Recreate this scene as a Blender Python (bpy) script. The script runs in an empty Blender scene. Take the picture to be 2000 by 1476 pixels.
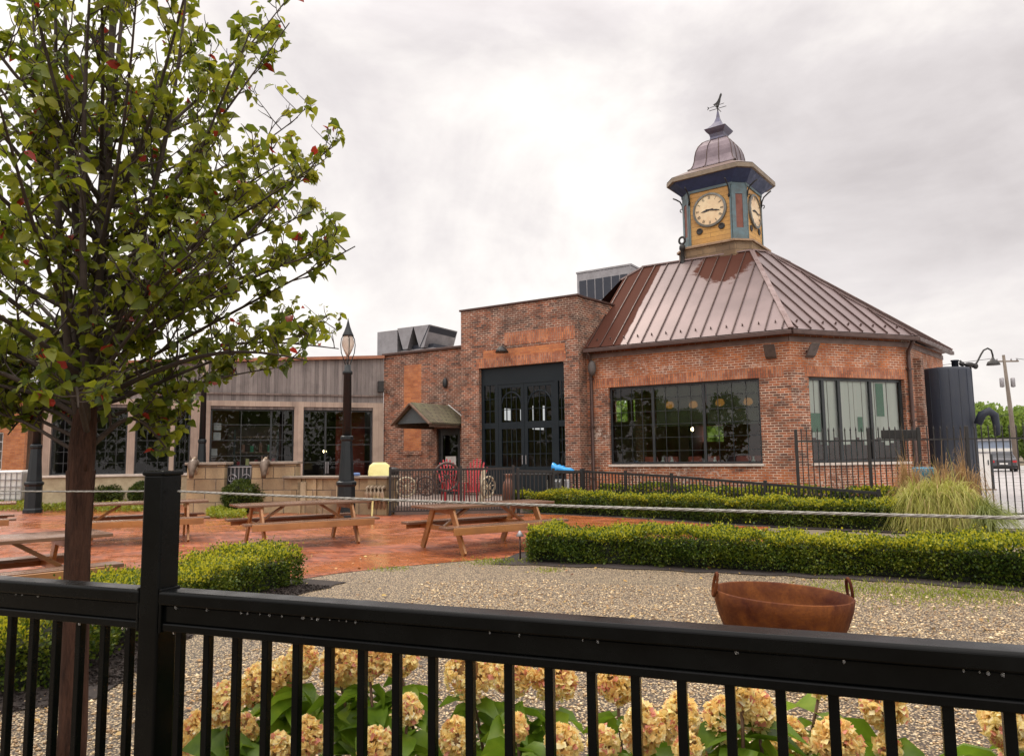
import bpy, math, random
import numpy as np
from math import sin, cos, pi, atan, atan2, hypot, radians, sqrt
from mathutils import Vector, Matrix
random.seed(7); rng = np.random.default_rng(7)
scn = bpy.context.scene
COL = scn.collection

# ------------------------------------------------------------------ camera
FPX, CX, CY = 1450., 1000., 738.
PITCH, ROLL, EYE = atan(154/1450.), 0.012, 1.55
_f = Vector((0, cos(PITCH), sin(PITCH))); _u0 = Vector((0, -sin(PITCH), cos(PITCH))); _r0 = Vector((1, 0, 0))
_R = _r0*cos(ROLL)-_u0*sin(ROLL); _U = _u0*cos(ROLL)+_r0*sin(ROLL)
def ray(x, y): return _f+_R*((x-CX)/FPX)+_U*((CY-y)/FPX)
def atY(x, y, Y):
    d = ray(x, y); t = Y/d.y; return Vector((d.x*t, Y, EYE+d.z*t))
def gr(x, y, z=0.):
    d = ray(x, y); t = (z-EYE)/d.z; return Vector((d.x*t, d.y*t, z))
def vp(x, y, p, ang):
    """where the sight line meets the vertical plane through p with plan direction ang: distance along it and height"""
    d = ray(x, y); c, s = cos(ang), sin(ang)
    t = (p[0]*s-p[1]*c)/(d.x*s-d.y*c)
    return (d.x*t-p[0])*c+(d.y*t-p[1])*s, EYE+d.z*t
cam = bpy.data.cameras.new('camera'); cam.sensor_width = 36; cam.lens = 36*FPX/2000
cam.clip_start = .05; cam.clip_end = 900
camo = bpy.data.objects.new('camera', cam); COL.objects.link(camo)
M3 = Matrix((_R, _U, -_f)).transposed(); camo.matrix_world = Matrix.Translation((0, 0, EYE)) @ M3.to_4x4()
scn.camera = camo

# ------------------------------------------------------------------ node helpers / materials
def new_mat(name):
    m = bpy.data.materials.new(name); m.use_nodes = True
    nt = m.node_tree; nt.nodes.clear()
    out = nt.nodes.new('ShaderNodeOutputMaterial'); b = nt.nodes.new('ShaderNodeBsdfPrincipled')
    nt.links.new(b.outputs[0], out.inputs[0])
    return m, nt, b, out
def N(nt, t, **k):
    n = nt.nodes.new(t)
    for a, v in k.items():
        if a.startswith('i_'): n.inputs[a[2:].replace('_', ' ')].default_value = v
        else: setattr(n, a, v)
    return n
def L(nt, a, b): nt.links.new(a, b)
def c4(c): return (c[0], c[1], c[2], 1)
def mixc(nt, fac, a, b, mode='MIX'):
    n = nt.nodes.new('ShaderNodeMix'); n.data_type = 'RGBA'; n.blend_type = mode
    for s, v in ((0, fac), (6, a), (7, b)):
        if isinstance(v, bpy.types.NodeSocket): L(nt, v, n.inputs[s])
        elif s == 0: n.inputs[0].default_value = v
        else: n.inputs[s].default_value = c4(v)
    return n.outputs[2]
def math_(nt, op, a, b=0., c=None, clamp=False):
    n = nt.nodes.new('ShaderNodeMath'); n.operation = op; n.use_clamp = clamp
    for i, v in enumerate((a, b, c)):
        if v is None: continue
        if isinstance(v, bpy.types.NodeSocket): L(nt, v, n.inputs[i])
        else: n.inputs[i].default_value = v
    return n.outputs[0]
def ramp(nt, x, lo, hi, a=0., b=1.):
    n = nt.nodes.new('ShaderNodeMapRange'); n.inputs[1].default_value = lo; n.inputs[2].default_value = hi
    n.inputs[3].default_value = a; n.inputs[4].default_value = b; L(nt, x, n.inputs[0]); return n.outputs[0]
def noise(nt, vec, scale, detail=4., rough=.55, dist=0.):
    n = N(nt, 'ShaderNodeTexNoise'); n.inputs['Scale'].default_value = scale; n.inputs['Detail'].default_value = detail
    n.inputs['Roughness'].default_value = rough; n.inputs['Distortion'].default_value = dist
    if vec is not None: L(nt, vec, n.inputs['Vector'])
    return n.outputs[0]
def coord(nt, which='Object', scale=None, rot=None):
    t = nt.nodes.new('ShaderNodeTexCoord')
    if scale is None and rot is None: return t.outputs[which]
    m = nt.nodes.new('ShaderNodeMapping')
    if scale: m.inputs['Scale'].default_value = scale
    if rot: m.inputs['Rotation'].default_value = rot
    L(nt, t.outputs[which], m.inputs[0]); return m.outputs[0]
def bump(nt, b, h, strength=.3, dist=.01):
    n = nt.nodes.new('ShaderNodeBump'); n.inputs['Strength'].default_value = strength; n.inputs['Distance'].default_value = dist
    L(nt, h, n.inputs['Height']); L(nt, n.outputs[0], b.inputs['Normal'])

def plain(name, c1, c2=None, scale=6., rough=.6, metal=0., bmp=.15, rvar=.15, stretch=None, spec=.5, coat=0., bdist=.004):
    """a painted, stone or metal surface with blotchy tone, roughness and fine bump"""
    m, nt, b, o = new_mat(name); v = coord(nt, 'Object', stretch)
    c2 = c2 or tuple(x*.65 for x in c1)
    n1 = noise(nt, v, scale, 6, .6); n2 = noise(nt, v, scale*6, 3, .6)
    f = ramp(nt, math_(nt, 'ADD', math_(nt, 'MULTIPLY', n1, .7), math_(nt, 'MULTIPLY', n2, .3)), .35, .65)
    L(nt, mixc(nt, f, c1, c2), b.inputs['Base Color'])
    L(nt, ramp(nt, n1, .3, .7, max(.03, rough-rvar), min(1, rough+rvar)), b.inputs['Roughness'])
    b.inputs['Metallic'].default_value = metal; b.inputs['Specular IOR Level'].default_value = spec
    b.inputs['Coat Weight'].default_value = coat; b.inputs['Coat Roughness'].default_value = .12
    if bmp: bump(nt, b, n2, bmp, bdist)
    return m

def brick_mat(name, c1, c2, mortar, soot=(.07, .04, .03), soot_amt=.6, white=.0, soldier=False, band=None, band_c=None, w=.215, h=.075, rough=.8, msize=.010):
    m, nt, b, o = new_mat(name); uv = coord(nt, 'UV'); ob = coord(nt, 'Object')
    if soldier: v = coord(nt, 'UV', None, (0, 0, pi/2))
    else: v = uv
    wob = N(nt, 'ShaderNodeVectorMath', operation='ADD'); ns = N(nt, 'ShaderNodeTexNoise'); ns.inputs['Scale'].default_value = 3.5
    L(nt, v, ns.inputs['Vector']); sc = N(nt, 'ShaderNodeVectorMath', operation='SCALE'); sc.inputs['Scale'].default_value = .018
    L(nt, ns.outputs['Color'], sc.inputs[0]); L(nt, v, wob.inputs[0]); L(nt, sc.outputs[0], wob.inputs[1])
    br = N(nt, 'ShaderNodeTexBrick'); L(nt, wob.outputs[0], br.inputs['Vector'])
    br.inputs['Scale'].default_value = 1; br.inputs['Brick Width'].default_value = w; br.inputs['Row Height'].default_value = h
    br.inputs['Mortar Size'].default_value = msize; br.inputs['Mortar Smooth'].default_value = .3; br.inputs['Bias'].default_value = 0
    br.inputs['Color1'].default_value = (0, 0, 0, 1); br.inputs['Color2'].default_value = (1, 1, 1, 1); br.inputs['Mortar'].default_value = (.5, .5, .5, 1)
    n_big = noise(nt, ob, .55, 5, .6, .6); n_mid = noise(nt, ob, 2.3, 5, .6); n_fine = noise(nt, ob, 26, 3, .6)
    per = math_(nt, 'ADD', math_(nt, 'MULTIPLY', br.outputs['Color'], .75), math_(nt, 'MULTIPLY', n_mid, .5))
    A, B = c1, c2
    col = mixc(nt, ramp(nt, per, .2, 1.0), A, B)
    if band:
        z = N(nt, 'ShaderNodeSeparateXYZ'); L(nt, uv, z.inputs[0])
        zz = math_(nt, 'ADD', z.outputs[1], math_(nt, 'MULTIPLY', math_(nt, 'SUBTRACT', n_mid, .5), .9))
        col2 = mixc(nt, ramp(nt, per, .1, 1.1), band_c[0], band_c[1])
        up = ramp(nt, zz, band[1]-.12, band[1]+.12); lo = ramp(nt, zz, band[0]-.1, band[0]+.1, 1, 0)
        fac = math_(nt, 'MULTIPLY', math_(nt, 'MAXIMUM', up, lo), ramp(nt, n_mid, .36, .56, .35, 1))
        col = mixc(nt, fac, col, col2)
    col = mixc(nt, math_(nt, 'MULTIPLY', ramp(nt, n_big, .42, .66), soot_amt), col, soot)
    col = mixc(nt, ramp(nt, n_fine, .3, .8, 0, .45), col, tuple(x*.45 for x in c2))
    mort = mixc(nt, ramp(nt, n_mid, .38, .62), mortar, tuple(x*.3 for x in mortar))
    col = mixc(nt, br.outputs['Fac'], col, mort)
    if white:
        wn = math_(nt, 'MULTIPLY', ramp(nt, noise(nt, ob, 1.1, 3), .52, .66), ramp(nt, noise(nt, ob, 9, 5, .7), .52, .62))
        col = mixc(nt, math_(nt, 'MULTIPLY', wn, white), col, (.55, .45, .38))
    L(nt, col, b.inputs['Base Color'])
    L(nt, ramp(nt, n_mid, .3, .7, rough-.2, min(1, rough+.1)), b.inputs['Roughness'])
    hgt = math_(nt, 'ADD', math_(nt, 'MULTIPLY', br.outputs['Fac'], -1.), math_(nt, 'MULTIPLY', n_fine, .5))
    bump(nt, b, hgt, .6, .008)
    return m

def plank_mat(name, c1, c2, w=.14, rough=.8, horizontal=False, gap=.05, wet=0.):
    m, nt, b, o = new_mat(name); uv = coord(nt, 'UV'); s = N(nt, 'ShaderNodeSeparateXYZ'); L(nt, uv, s.inputs[0])
    a, l = (s.outputs[1], s.outputs[0]) if horizontal else (s.outputs[0], s.outputs[1])
    q = math_(nt, 'DIVIDE', a, w); fl = math_(nt, 'FLOOR', q); fr = math_(nt, 'FRACT', q)
    wn = N(nt, 'ShaderNodeTexWhiteNoise', noise_dimensions='1D'); L(nt, fl, wn.inputs['W'])
    cv = N(nt, 'ShaderNodeCombineXYZ'); L(nt, math_(nt, 'MULTIPLY', a, 22.), cv.inputs[0]); L(nt, math_(nt, 'MULTIPLY', l, 1.3), cv.inputs[1]); L(nt, math_(nt, 'MULTIPLY', wn.outputs[0], 40.), cv.inputs[2])
    g = noise(nt, cv.outputs[0], 1., 6, .65); big = noise(nt, coord(nt, 'Object'), 1.2, 4)
    f = math_(nt, 'ADD', math_(nt, 'MULTIPLY', wn.outputs[0], .35), math_(nt, 'MULTIPLY', g, .75))
    col = mixc(nt, ramp(nt, f, .25, .85), c1, c2)
    col = mixc(nt, ramp(nt, big, .5, .75, 0, .5), col, tuple(x*.35 for x in c2))
    edge = math_(nt, 'MAXIMUM', math_(nt, 'LESS_THAN', fr, gap), 0.)
    col = mixc(nt, math_(nt, 'MULTIPLY', edge, .75), col, (.02, .015, .012))
    L(nt, col, b.inputs['Base Color']); L(nt, ramp(nt, big, .35, .65, max(.08, rough-wet), rough), b.inputs['Roughness'])
    bump(nt, b, math_(nt, 'SUBTRACT', math_(nt, 'MULTIPLY', g, .5), edge), .35, .006)
    return m

def leaf_mat(name, cols, trans=.35, rough=.45, accent=None, acc_amt=.03, nscale=.8):
    """foliage: every leaf takes its own tone from its island"""
    m, nt, b, o = new_mat(name)
    g = N(nt, 'ShaderNodeNewGeometry'); r = g.outputs['Random Per Island']
    cr = N(nt, 'ShaderNodeValToRGB'); cr.color_ramp.interpolation = 'LINEAR'; e = cr.color_ramp.elements
    while len(e) < len(cols): e.new(.5)
    for i, c in enumerate(cols): e[i].position = i/(len(cols)-1); e[i].color = c4(c)
    nn = noise(nt, coord(nt, 'Object'), nscale, 3)
    L(nt, math_(nt, 'ADD', math_(nt, 'MULTIPLY', r, .6), ramp(nt, nn, .3, .7, 0, .4)), cr.inputs[0])
    col = cr.outputs[0]
    if accent:
        h = math_(nt, 'FRACT', math_(nt, 'MULTIPLY', r, 37.7))
        col = mixc(nt, math_(nt, 'LESS_THAN', h, acc_amt), col, accent)
    L(nt, col, b.inputs['Base Color']); b.inputs['Roughness'].default_value = rough
    t = N(nt, 'ShaderNodeBsdfTranslucent'); L(nt, col, t.inputs[0]); mx = N(nt, 'ShaderNodeMixShader'); mx.inputs[0].default_value = trans
    L(nt, b.outputs[0], mx.inputs[1]); L(nt, t.outputs[0], mx.inputs[2]); L(nt, mx.outputs[0], o.inputs[0])
    return m

def glass_mat(name, tint=(.75, .82, .8), ior=1.6, rough=.01):
    m, nt, b, o = new_mat(name); nt.nodes.remove(b)
    t = N(nt, 'ShaderNodeBsdfTransparent'); t.inputs[0].default_value = c4(tint)
    g = N(nt, 'ShaderNodeBsdfGlossy'); g.inputs['Roughness'].default_value = rough
    bp = N(nt, 'ShaderNodeBump'); bp.inputs['Strength'].default_value = .05; bp.inputs['Distance'].default_value = .01
    L(nt, noise(nt, coord(nt, 'Object'), .8, 0), bp.inputs['Height']); L(nt, bp.outputs[0], g.inputs['Normal'])
    f = N(nt, 'ShaderNodeFresnel'); f.inputs[0].default_value = ior; mx = N(nt, 'ShaderNodeMixShader')
    L(nt, f.outputs[0], mx.inputs[0]); L(nt, t.outputs[0], mx.inputs[1]); L(nt, g.outputs[0], mx.inputs[2]); L(nt, mx.outputs[0], o.inputs[0])
    return m
def glow_mat(name, c, s):
    m, nt, b, o = new_mat(name); b.inputs['Base Color'].default_value = c4(c)
    b.inputs['Emission Color'].default_value = c4(c); b.inputs['Emission Strength'].default_value = s; return m

BRICK = brick_mat('weathered_brick', (.52, .15, .052), (.105, .038, .024), (.66, .52, .40), soot_amt=.62, white=1., band=(1.12, 3.95), band_c=((.68, .20, .05), (.38, .095, .032)))
BRICKD = brick_mat('dark_brick', (.40, .125, .055), (.080, .032, .022), (.56, .43, .33), soot_amt=.7, white=.6)
BRICKO = brick_mat('orange_brick', (.62, .23, .075), (.42, .13, .05), (.42, .26, .17), soot_amt=.25, msize=.006)
SOLD = brick_mat('soldier_brick', (.64, .24, .10), (.32, .095, .045), (.36, .24, .18), soot_amt=.3, soldier=True)
PAVE = None
ROOFM = None
METAL_BK = plain('black_railing_paint', (.0015, .0018, .002), (.0026, .003, .003), 7, .24, 0, .06, .12, spec=.13)
METAL_BK2 = plain('black_wrought_iron', (.012, .012, .013), (.03, .027, .025), 12, .5, .2, .2)
METAL_BR = plain('brown_trim_metal', (.085, .045, .035), (.055, .03, .025), 5, .45, .2, .08)
METAL_DK = plain('dark_frame_metal', (.018, .022, .026), (.028, .03, .032), 5, .4, .2, .08)
TANKM = plain('navy_tank_paint', (.016, .022, .038), (.034, .038, .048), 2.2, .55, 0, .15, stretch=(1, 1, .2), spec=.3)
DOORM = plain('slate_door_paint', (.007, .012, .017), (.011, .017, .021), 3, .5, .0, .08, .1, spec=.25)
GALV = plain('grey_sheet_metal', (.32, .31, .32), (.24, .23, .24), 2.5, .45, .5, .06)
GALVD = plain('dark_coil_metal', (.03, .035, .05), (.05, .055, .07), 14, .5, .4, .2)
STONE = brick_mat('tan_stone', (.46, .35, .20), (.26, .18, .10), (.14, .10, .07), soot=(.09, .06, .04), soot_amt=.75, white=.3, w=.62, h=.34, msize=.014)
STONECAP = plain('stone_cap', (.30, .25, .20), (.17, .14, .11), 3, .7, 0, .3)
CREAM = plain('cream_render', (.46, .38, .25), (.28, .22, .14), 2.2, .85, 0, .3)
CARVED = plain('carved_stone', (.46, .36, .25), (.22, .16, .11), 5, .8, 0, .5)
HORSE = plain('dark_bronze', (.07, .045, .03), (.16, .12, .09), 9, .45, .4, .3)
PLANK = plank_mat('grey_barn_boards', (.27, .24, .225), (.095, .082, .08), .15, .85)
PLANKP = plank_mat('pale_post_boards', (.42, .33, .26), (.28, .21, .17), .22, .8, gap=.015)
COPPER = plain('copper_flashing', (.36, .15, .08), (.24, .10, .06), 2, .5, .3, .05)
TIMBER = plank_mat('wet_pine', (.46, .22, .075), (.22, .09, .032), 3., .5, horizontal=True, gap=0., wet=.3)
TIMBERW = plank_mat('wet_seat_boards', (.22, .12, .07), (.11, .055, .035), 3., .34, horizontal=True, gap=0., wet=.26)
SHINGLE = brick_mat('mossy_shingle', (.16, .14, .08), (.10, .075, .05), (.03, .025, .02), soot=(.11, .13, .045), soot_amt=.5, w=.3, h=.12)
WHITE = plain('white_paint', (.72, .71, .68), (.6, .59, .56), 4, .5, 0, .05)
SILL = plain('pale_sill', (.62, .55, .48), (.45, .38, .33), 4, .7, 0, .2)
RUST = None
BARK = plain('tree_bark', (.080, .036, .022), (.022, .011, .008), 22, .85, 0, 1., stretch=(1, 1, .16), spec=.2, bdist=.014)
TWIG = plain('twig_bark', (.06, .04, .03), (.03, .02, .016), 8, .8, 0, .2)
STEMM = plain('flower_stem', (.16, .09, .045), (.09, .045, .03), 10, .7, 0, .2)
MULCH = plain('dark_mulch', (.035, .022, .017), (.012, .009, .008), 24, .9, 0, 1., .05)
TEAL = plain('teal_clock_paint', (.10, .17, .20), (.09, .11, .11), 5, .55, 0, .15)
NAVY = plain('blue_soffit_paint', (.035, .055, .14), (.022, .035, .08), 6, .55, 0, .1)
OCHRE = brick_mat('ochre_boards', (.64, .36, .09), (.52, .27, .07), (.24, .13, .05), soot=(.24, .16, .08), soot_amt=.35, w=4., h=.16, msize=.006, rough=.6)
TBASE = brick_mat('tan_tower_base', (.32, .21, .11), (.20, .13, .07), (.12, .08, .05), soot_amt=.5, w=.5, h=.2, msize=.008)
DOMEM = plain('mauve_dome_metal', (.19, .15, .165), (.13, .10, .115), 3, .38, .55, .05)
SPIREM = plain('blue_lead_cap', (.09, .09, .15), (.13, .12, .15), 6, .42, .4, .1)
REDP = plain('red_panel_paint', (.20, .06, .035), (.14, .045, .03), 4, .6)
DIAL = plain('glazed_dial', (.80, .66, .42), (.62, .40, .22), 1.1, .35, 0, .03)
BRASS = plain('grey_clock_ring', (.20, .20, .18), (.12, .12, .11), 8, .5, .4)
INK = plain('clock_ink', (.02, .018, .02), None, 5, .5)
GLASS = glass_mat('window_glass', (.84, .93, .88), 1.52); GLASSR = glass_mat('reflective_glass', (.93, .97, .95), 1.6); GLASSD = glass_mat('dark_glass', (.72, .78, .80), 1.42)
SHADE = plain('olive_roller_shade', (.085, .085, .05), (.06, .065, .04), 1.2, .8, 0, .05)
def _mesh_cloth(m, k):
    nt = m.node_tree; o = [n for n in nt.nodes if n.type == 'OUTPUT_MATERIAL'][0]; b = [n for n in nt.nodes if n.type == 'BSDF_PRINCIPLED'][0]
    t = N(nt, 'ShaderNodeBsdfTransparent'); x = N(nt, 'ShaderNodeMixShader'); x.inputs[0].default_value = k
    L(nt, b.outputs[0], x.inputs[1]); L(nt, t.outputs[0], x.inputs[2]); L(nt, x.outputs[0], o.inputs[0])
_mesh_cloth(SHADE, .35)
PALEREFL = plain('pale_wall_reflection', (.86, .87, .80), (.74, .77, .70), .7, .6, 0, .05, stretch=(6, 6, .3))  # pale wall mirrored in the right window, put into a colour
GREENP = plain('green_surface', (.03, .22, .10), (.025, .16, .08), 6, .5)
INTW = plain('interior_plaster', (.34, .21, .14), (.24, .14, .10), 1.2, .8)
INTR = plain('interior_red_wall', (.34, .05, .03), (.20, .03, .02), 1.5, .7)
INTD = plain('dark_interior_panelling', (.060, .036, .028), (.03, .022, .022), 1.1, .6)
INTF = plain('interior_floor', (.09, .06, .045), (.05, .035, .03), 3, .4)
PENDM = glow_mat('amber_lamp_glass', (1., .40, .07), 1.3); BULB = glow_mat('warm_bulb', (1., .75, .4), 12.)
LAMPG = None
YELLOW = plain('yellow_plastic', (.84, .78, .34), (.74, .67, .27), 4, .45, 0, .05)
REDC = plain('red_chair_paint', (.42, .018, .025), (.28, .012, .018), 5, .4, 0, .1)
BLUEP = plain('blue_vinyl', (.02, .24, .62), (.03, .34, .72), 5, .35, 0, .2)
TERRA = plain('brown_churn', (.24, .10, .06), (.13, .06, .04), 8, .5)
CREAMW = plain('cream_wheel_paint', (.62, .54, .38), (.42, .34, .24), 7, .6)
DKWHEEL = plain('dark_wheel_iron', (.10, .05, .04), (.05, .03, .025), 7, .6)
ROPEM = plain('grey_rope', (.34, .32, .29), (.20, .19, .17), 60, .85, 0, .6)
ASPH = None
CARP = plain('dark_car_paint', (.03, .03, .04), (.04, .04, .05), 3, .22, .3, 0, coat=1.)
CARW = plain('white_car_paint', (.70, .72, .74), (.6, .62, .64), 3, .25, 0., 0, coat=1.)
RUBBER = plain('tyre_rubber', (.015, .015, .015), None, 20, .8)
TAILR = plain('red_tail_lens', (.45, .01, .015), None, 20, .2)
POLEW = plain('pole_wood', (.20, .16, .13), (.12, .10, .08), 4, .85, stretch=(1, 1, .2))
BLUEG = plain('blue_grey_cladding', (.24, .29, .38), (.18, .22, .30), 1.5, .6)
GREYR = plain('grey_shingle_roof', (.16, .155, .165), (.11, .105, .11), 3, .8)
POT = plain('turquoise_glaze', (.04, .24, .36), (.03, .17, .28), 6, .25, 0, .05)
LEAF_TREE = leaf_mat('pear_leaf', [(.05, .085, .018), (.13, .17, .014), (.25, .27, .018), (.42, .38, .05)], .55, .38, (.34, .035, .02), .022)
LEAF_HEDGE = leaf_mat('box_hedge_leaf', [(.016, .040, .006), (.050, .095, .009), (.13, .17, .012), (.28, .27, .02)], .38, .5)
LEAF_LIT_TIP = leaf_mat('box_hedge_lit_tip_leaf', [(.24, .27, .014), (.42, .41, .018), (.60, .53, .03)], .45, .5)  # paler leaves mostly on hedge tops; overhead light put into their colour
LEAF_BUSH = leaf_mat('bush_leaf', [(.020, .040, .008), (.065, .095, .012), (.13, .15, .02)], .3, .5)
LEAF_COVER = leaf_mat('ground_cover_leaf', [(.10, .15, .012), (.24, .28, .02), (.36, .36, .04)], .35, .5)
LEAF_FAR = leaf_mat('distant_leaf', [(.10, .17, .03), (.20, .29, .05), (.30, .38, .08)], .4, .6)
LEAF_HYD = leaf_mat('hydrangea_leaf', nscale=22., trans=.5, rough=.4, cols=[(.07, .14, .012), (.16, .27, .018), (.30, .40, .035)])
PETAL = leaf_mat('dried_petal', [(.70, .40, .18), (.88, .64, .24), (.95, .84, .40), (.97, .94, .78)], .42, .6, (.72, .30, .22), .10, 7.)
BLADE = leaf_mat('grass_blade', [(.17, .20, .03), (.42, .42, .08), (.74, .68, .28)], .4, .5, (.50, .36, .16), .14)
BLADEB = leaf_mat('dry_grass_blade', [(.26, .15, .06), (.44, .28, .11)], .3, .6)
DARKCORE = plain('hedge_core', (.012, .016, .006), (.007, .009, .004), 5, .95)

def make_ground_mats():
    global PAVE, ROOFM, RUST, ASPH, GRAVEL, LAMPG, SOIL, PEB
    # wet herringbone-red pavers
    m, nt, b, o = new_mat('wet_red_pavers'); ob = coord(nt, 'Object'); br = N(nt, 'ShaderNodeTexBrick')
    mp = N(nt, 'ShaderNodeMapping'); mp.inputs['Rotation'].default_value = (0, 0, radians(20)); L(nt, ob, mp.inputs[0]); L(nt, mp.outputs[0], br.inputs['Vector'])
    br.inputs['Scale'].default_value = 1; br.inputs['Brick Width'].default_value = .2; br.inputs['Row Height'].default_value = .1; br.inputs['Mortar Size'].default_value = .007
    br.inputs['Color1'].default_value = (0, 0, 0, 1); br.inputs['Color2'].default_value = (1, 1, 1, 1); br.inputs['Mortar'].default_value = (.4, .4, .4, 1)
    big = noise(nt, ob, .35, 5, .6, .4); mid = noise(nt, ob, 2.2, 5, .6); fine = noise(nt, ob, 30, 3)
    col = mixc(nt, math_(nt, 'ADD', math_(nt, 'MULTIPLY', br.outputs['Color'], .75), math_(nt, 'MULTIPLY', mid, .5)), (.50, .135, .050), (.16, .040, .020))
    col = mixc(nt, ramp(nt, big, .42, .62, 0, .6), col, (.46, .155, .040)); col = mixc(nt, br.outputs['Fac'], col, (.06, .028, .02))
    L(nt, col, b.inputs['Base Color'])
    wet = ramp(nt, math_(nt, 'ADD', math_(nt, 'MULTIPLY', big, .6), math_(nt, 'MULTIPLY', mid, .4)), .40, .56)
    L(nt, ramp(nt, wet, 0, 1, .48, .16), b.inputs['Roughness'])
    hh = math_(nt, 'ADD', math_(nt, 'MULTIPLY', br.outputs['Fac'], -1), math_(nt, 'ADD', math_(nt, 'MULTIPLY', fine, .3), math_(nt, 'MULTIPLY', mid, .8)))
    bump(nt, b, hh, .35, .008); PAVE = m
    # gravel bed
    def stones(name, s, pale):
        m, nt, b, o = new_mat(name); ob = coord(nt, 'Object')
        v = N(nt, 'ShaderNodeTexVoronoi'); v.inputs['Scale'].default_value = s; L(nt, ob, v.inputs['Vector'])
        hs = N(nt, 'ShaderNodeSeparateXYZ'); L(nt, v.outputs['Color'], hs.inputs[0])
        big = noise(nt, ob, .6, 4, .6)
        c = mixc(nt, hs.outputs[0], (.20, .12, .06), (.74, .56, .33)) if pale else mixc(nt, hs.outputs[0], (.15, .12, .10), (.5, .42, .34))
        c = mixc(nt, ramp(nt, hs.outputs[1], .75, 1., 0, .8), c, (.78, .66, .46))
        c = mixc(nt, ramp(nt, big, .5, .75, 0, .35), c, (.30, .24, .12))
        c = mixc(nt, ramp(nt, v.outputs['Distance'], .26, .56), c, (.045, .030, .018))
        L(nt, c, b.inputs['Base Color']); b.inputs['Roughness'].default_value = .6
        bump(nt, b, math_(nt, 'MULTIPLY', v.outputs['Distance'], -1), 1., .012); return m
    GRAVEL = stones('tan_gravel', 62, True)
    m, nt, b, o = new_mat('loose_pebble'); g = N(nt, 'ShaderNodeNewGeometry'); cr = N(nt, 'ShaderNodeValToRGB'); e = cr.color_ramp.elements
    e[0].color = (.16, .09, .045, 1); e[1].color = (.80, .64, .40, 1); e.new(.5).color = (.46, .31, .16, 1); L(nt, g.outputs['Random Per Island'], cr.inputs[0])
    L(nt, cr.outputs[0], b.inputs['Base Color']); b.inputs['Roughness'].default_value = .55; PEB = m
    SOIL = plain('dull_soil', (.16, .125, .08), (.09, .07, .045), 3, .9, 0, .6)
    ASPH = plain('pale_wet_concrete', (.46, .43, .42), (.34, .32, .32), .5, .3, 0, .15, .15)
    # standing seam roof: sheen where rain lies, dull brown where the sheet has lost its finish
    m, nt, b, o = new_mat('seamed_roof_metal'); ob = coord(nt, 'Object'); s = N(nt, 'ShaderNodeSeparateXYZ'); L(nt, ob, s.inputs[0])
    n1 = noise(nt, ob, 1.6, 6, .65, .3); n2 = noise(nt, ob, .5, 4); d = math_(nt, 'MULTIPLY', math_(nt, 'SUBTRACT', n1, .5), 1.1)
    ex = math_(nt, 'DIVIDE', math_(nt, 'SUBTRACT', s.outputs[0], -2.75), 1.15); ey = math_(nt, 'DIVIDE', math_(nt, 'SUBTRACT', s.outputs[1], 3.75), 1.25)
    rr = math_(nt, 'SQRT', math_(nt, 'ADD', math_(nt, 'POWER', ex, 2.), math_(nt, 'POWER', ey, 2.)))
    blob = ramp(nt, math_(nt, 'ADD', rr, d), .90, 1.03, 1, 0)
    le = ramp(nt, math_(nt, 'ADD', s.outputs[0], math_(nt, 'MULTIPLY', d, .15)), -5.30, -5.26, 1, 0)
    msk = math_(nt, 'MAXIMUM', blob, le, clamp=True)
    shiny = mixc(nt, ramp(nt, n2, .35, .65), (.235, .175, .17), (.165, .122, .12))
    L(nt, mixc(nt, msk, shiny, (.075, .030, .021)), b.inputs['Base Color'])
    L(nt, ramp(nt, msk, 0, 1, .42, .85), b.inputs['Roughness']); L(nt, ramp(nt, msk, 0, 1, .5, .06), b.inputs['Specular IOR Level']); L(nt, ramp(nt, msk, 0, 1, .38, 0), b.inputs['Metallic']); ROOFM = m
    # rusty kettle
    m, nt, b, o = new_mat('rusted_iron'); ob = coord(nt, 'Object'); n1 = noise(nt, ob, 3.2, 7, .65, .6); n2 = noise(nt, ob, 30, 4, .7)
    c = mixc(nt, ramp(nt, n1, .38, .62), (.055, .012, .005), (.16, .050, .011)); c = mixc(nt, ramp(nt, n2, .45, .75, 0, .6), c, (.075, .025, .015))
    L(nt, c, b.inputs['Base Color']); L(nt, ramp(nt, n2, .3, .7, .6, .85), b.inputs['Roughness']); bump(nt, b, n2, .5, .006); b.inputs['Specular IOR Level'].default_value = .15; RUST = m
    LAMPG = new_mat('frosted_lamp_globe'); nt, b = LAMPG[1], LAMPG[2]
    b.inputs['Base Color'].default_value = (.85, .72, .6, 1); b.inputs['Roughness'].default_value = .3; b.inputs['Transmission Weight'].default_value = .55; LAMPG = LAMPG[0]
make_ground_mats()

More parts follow.
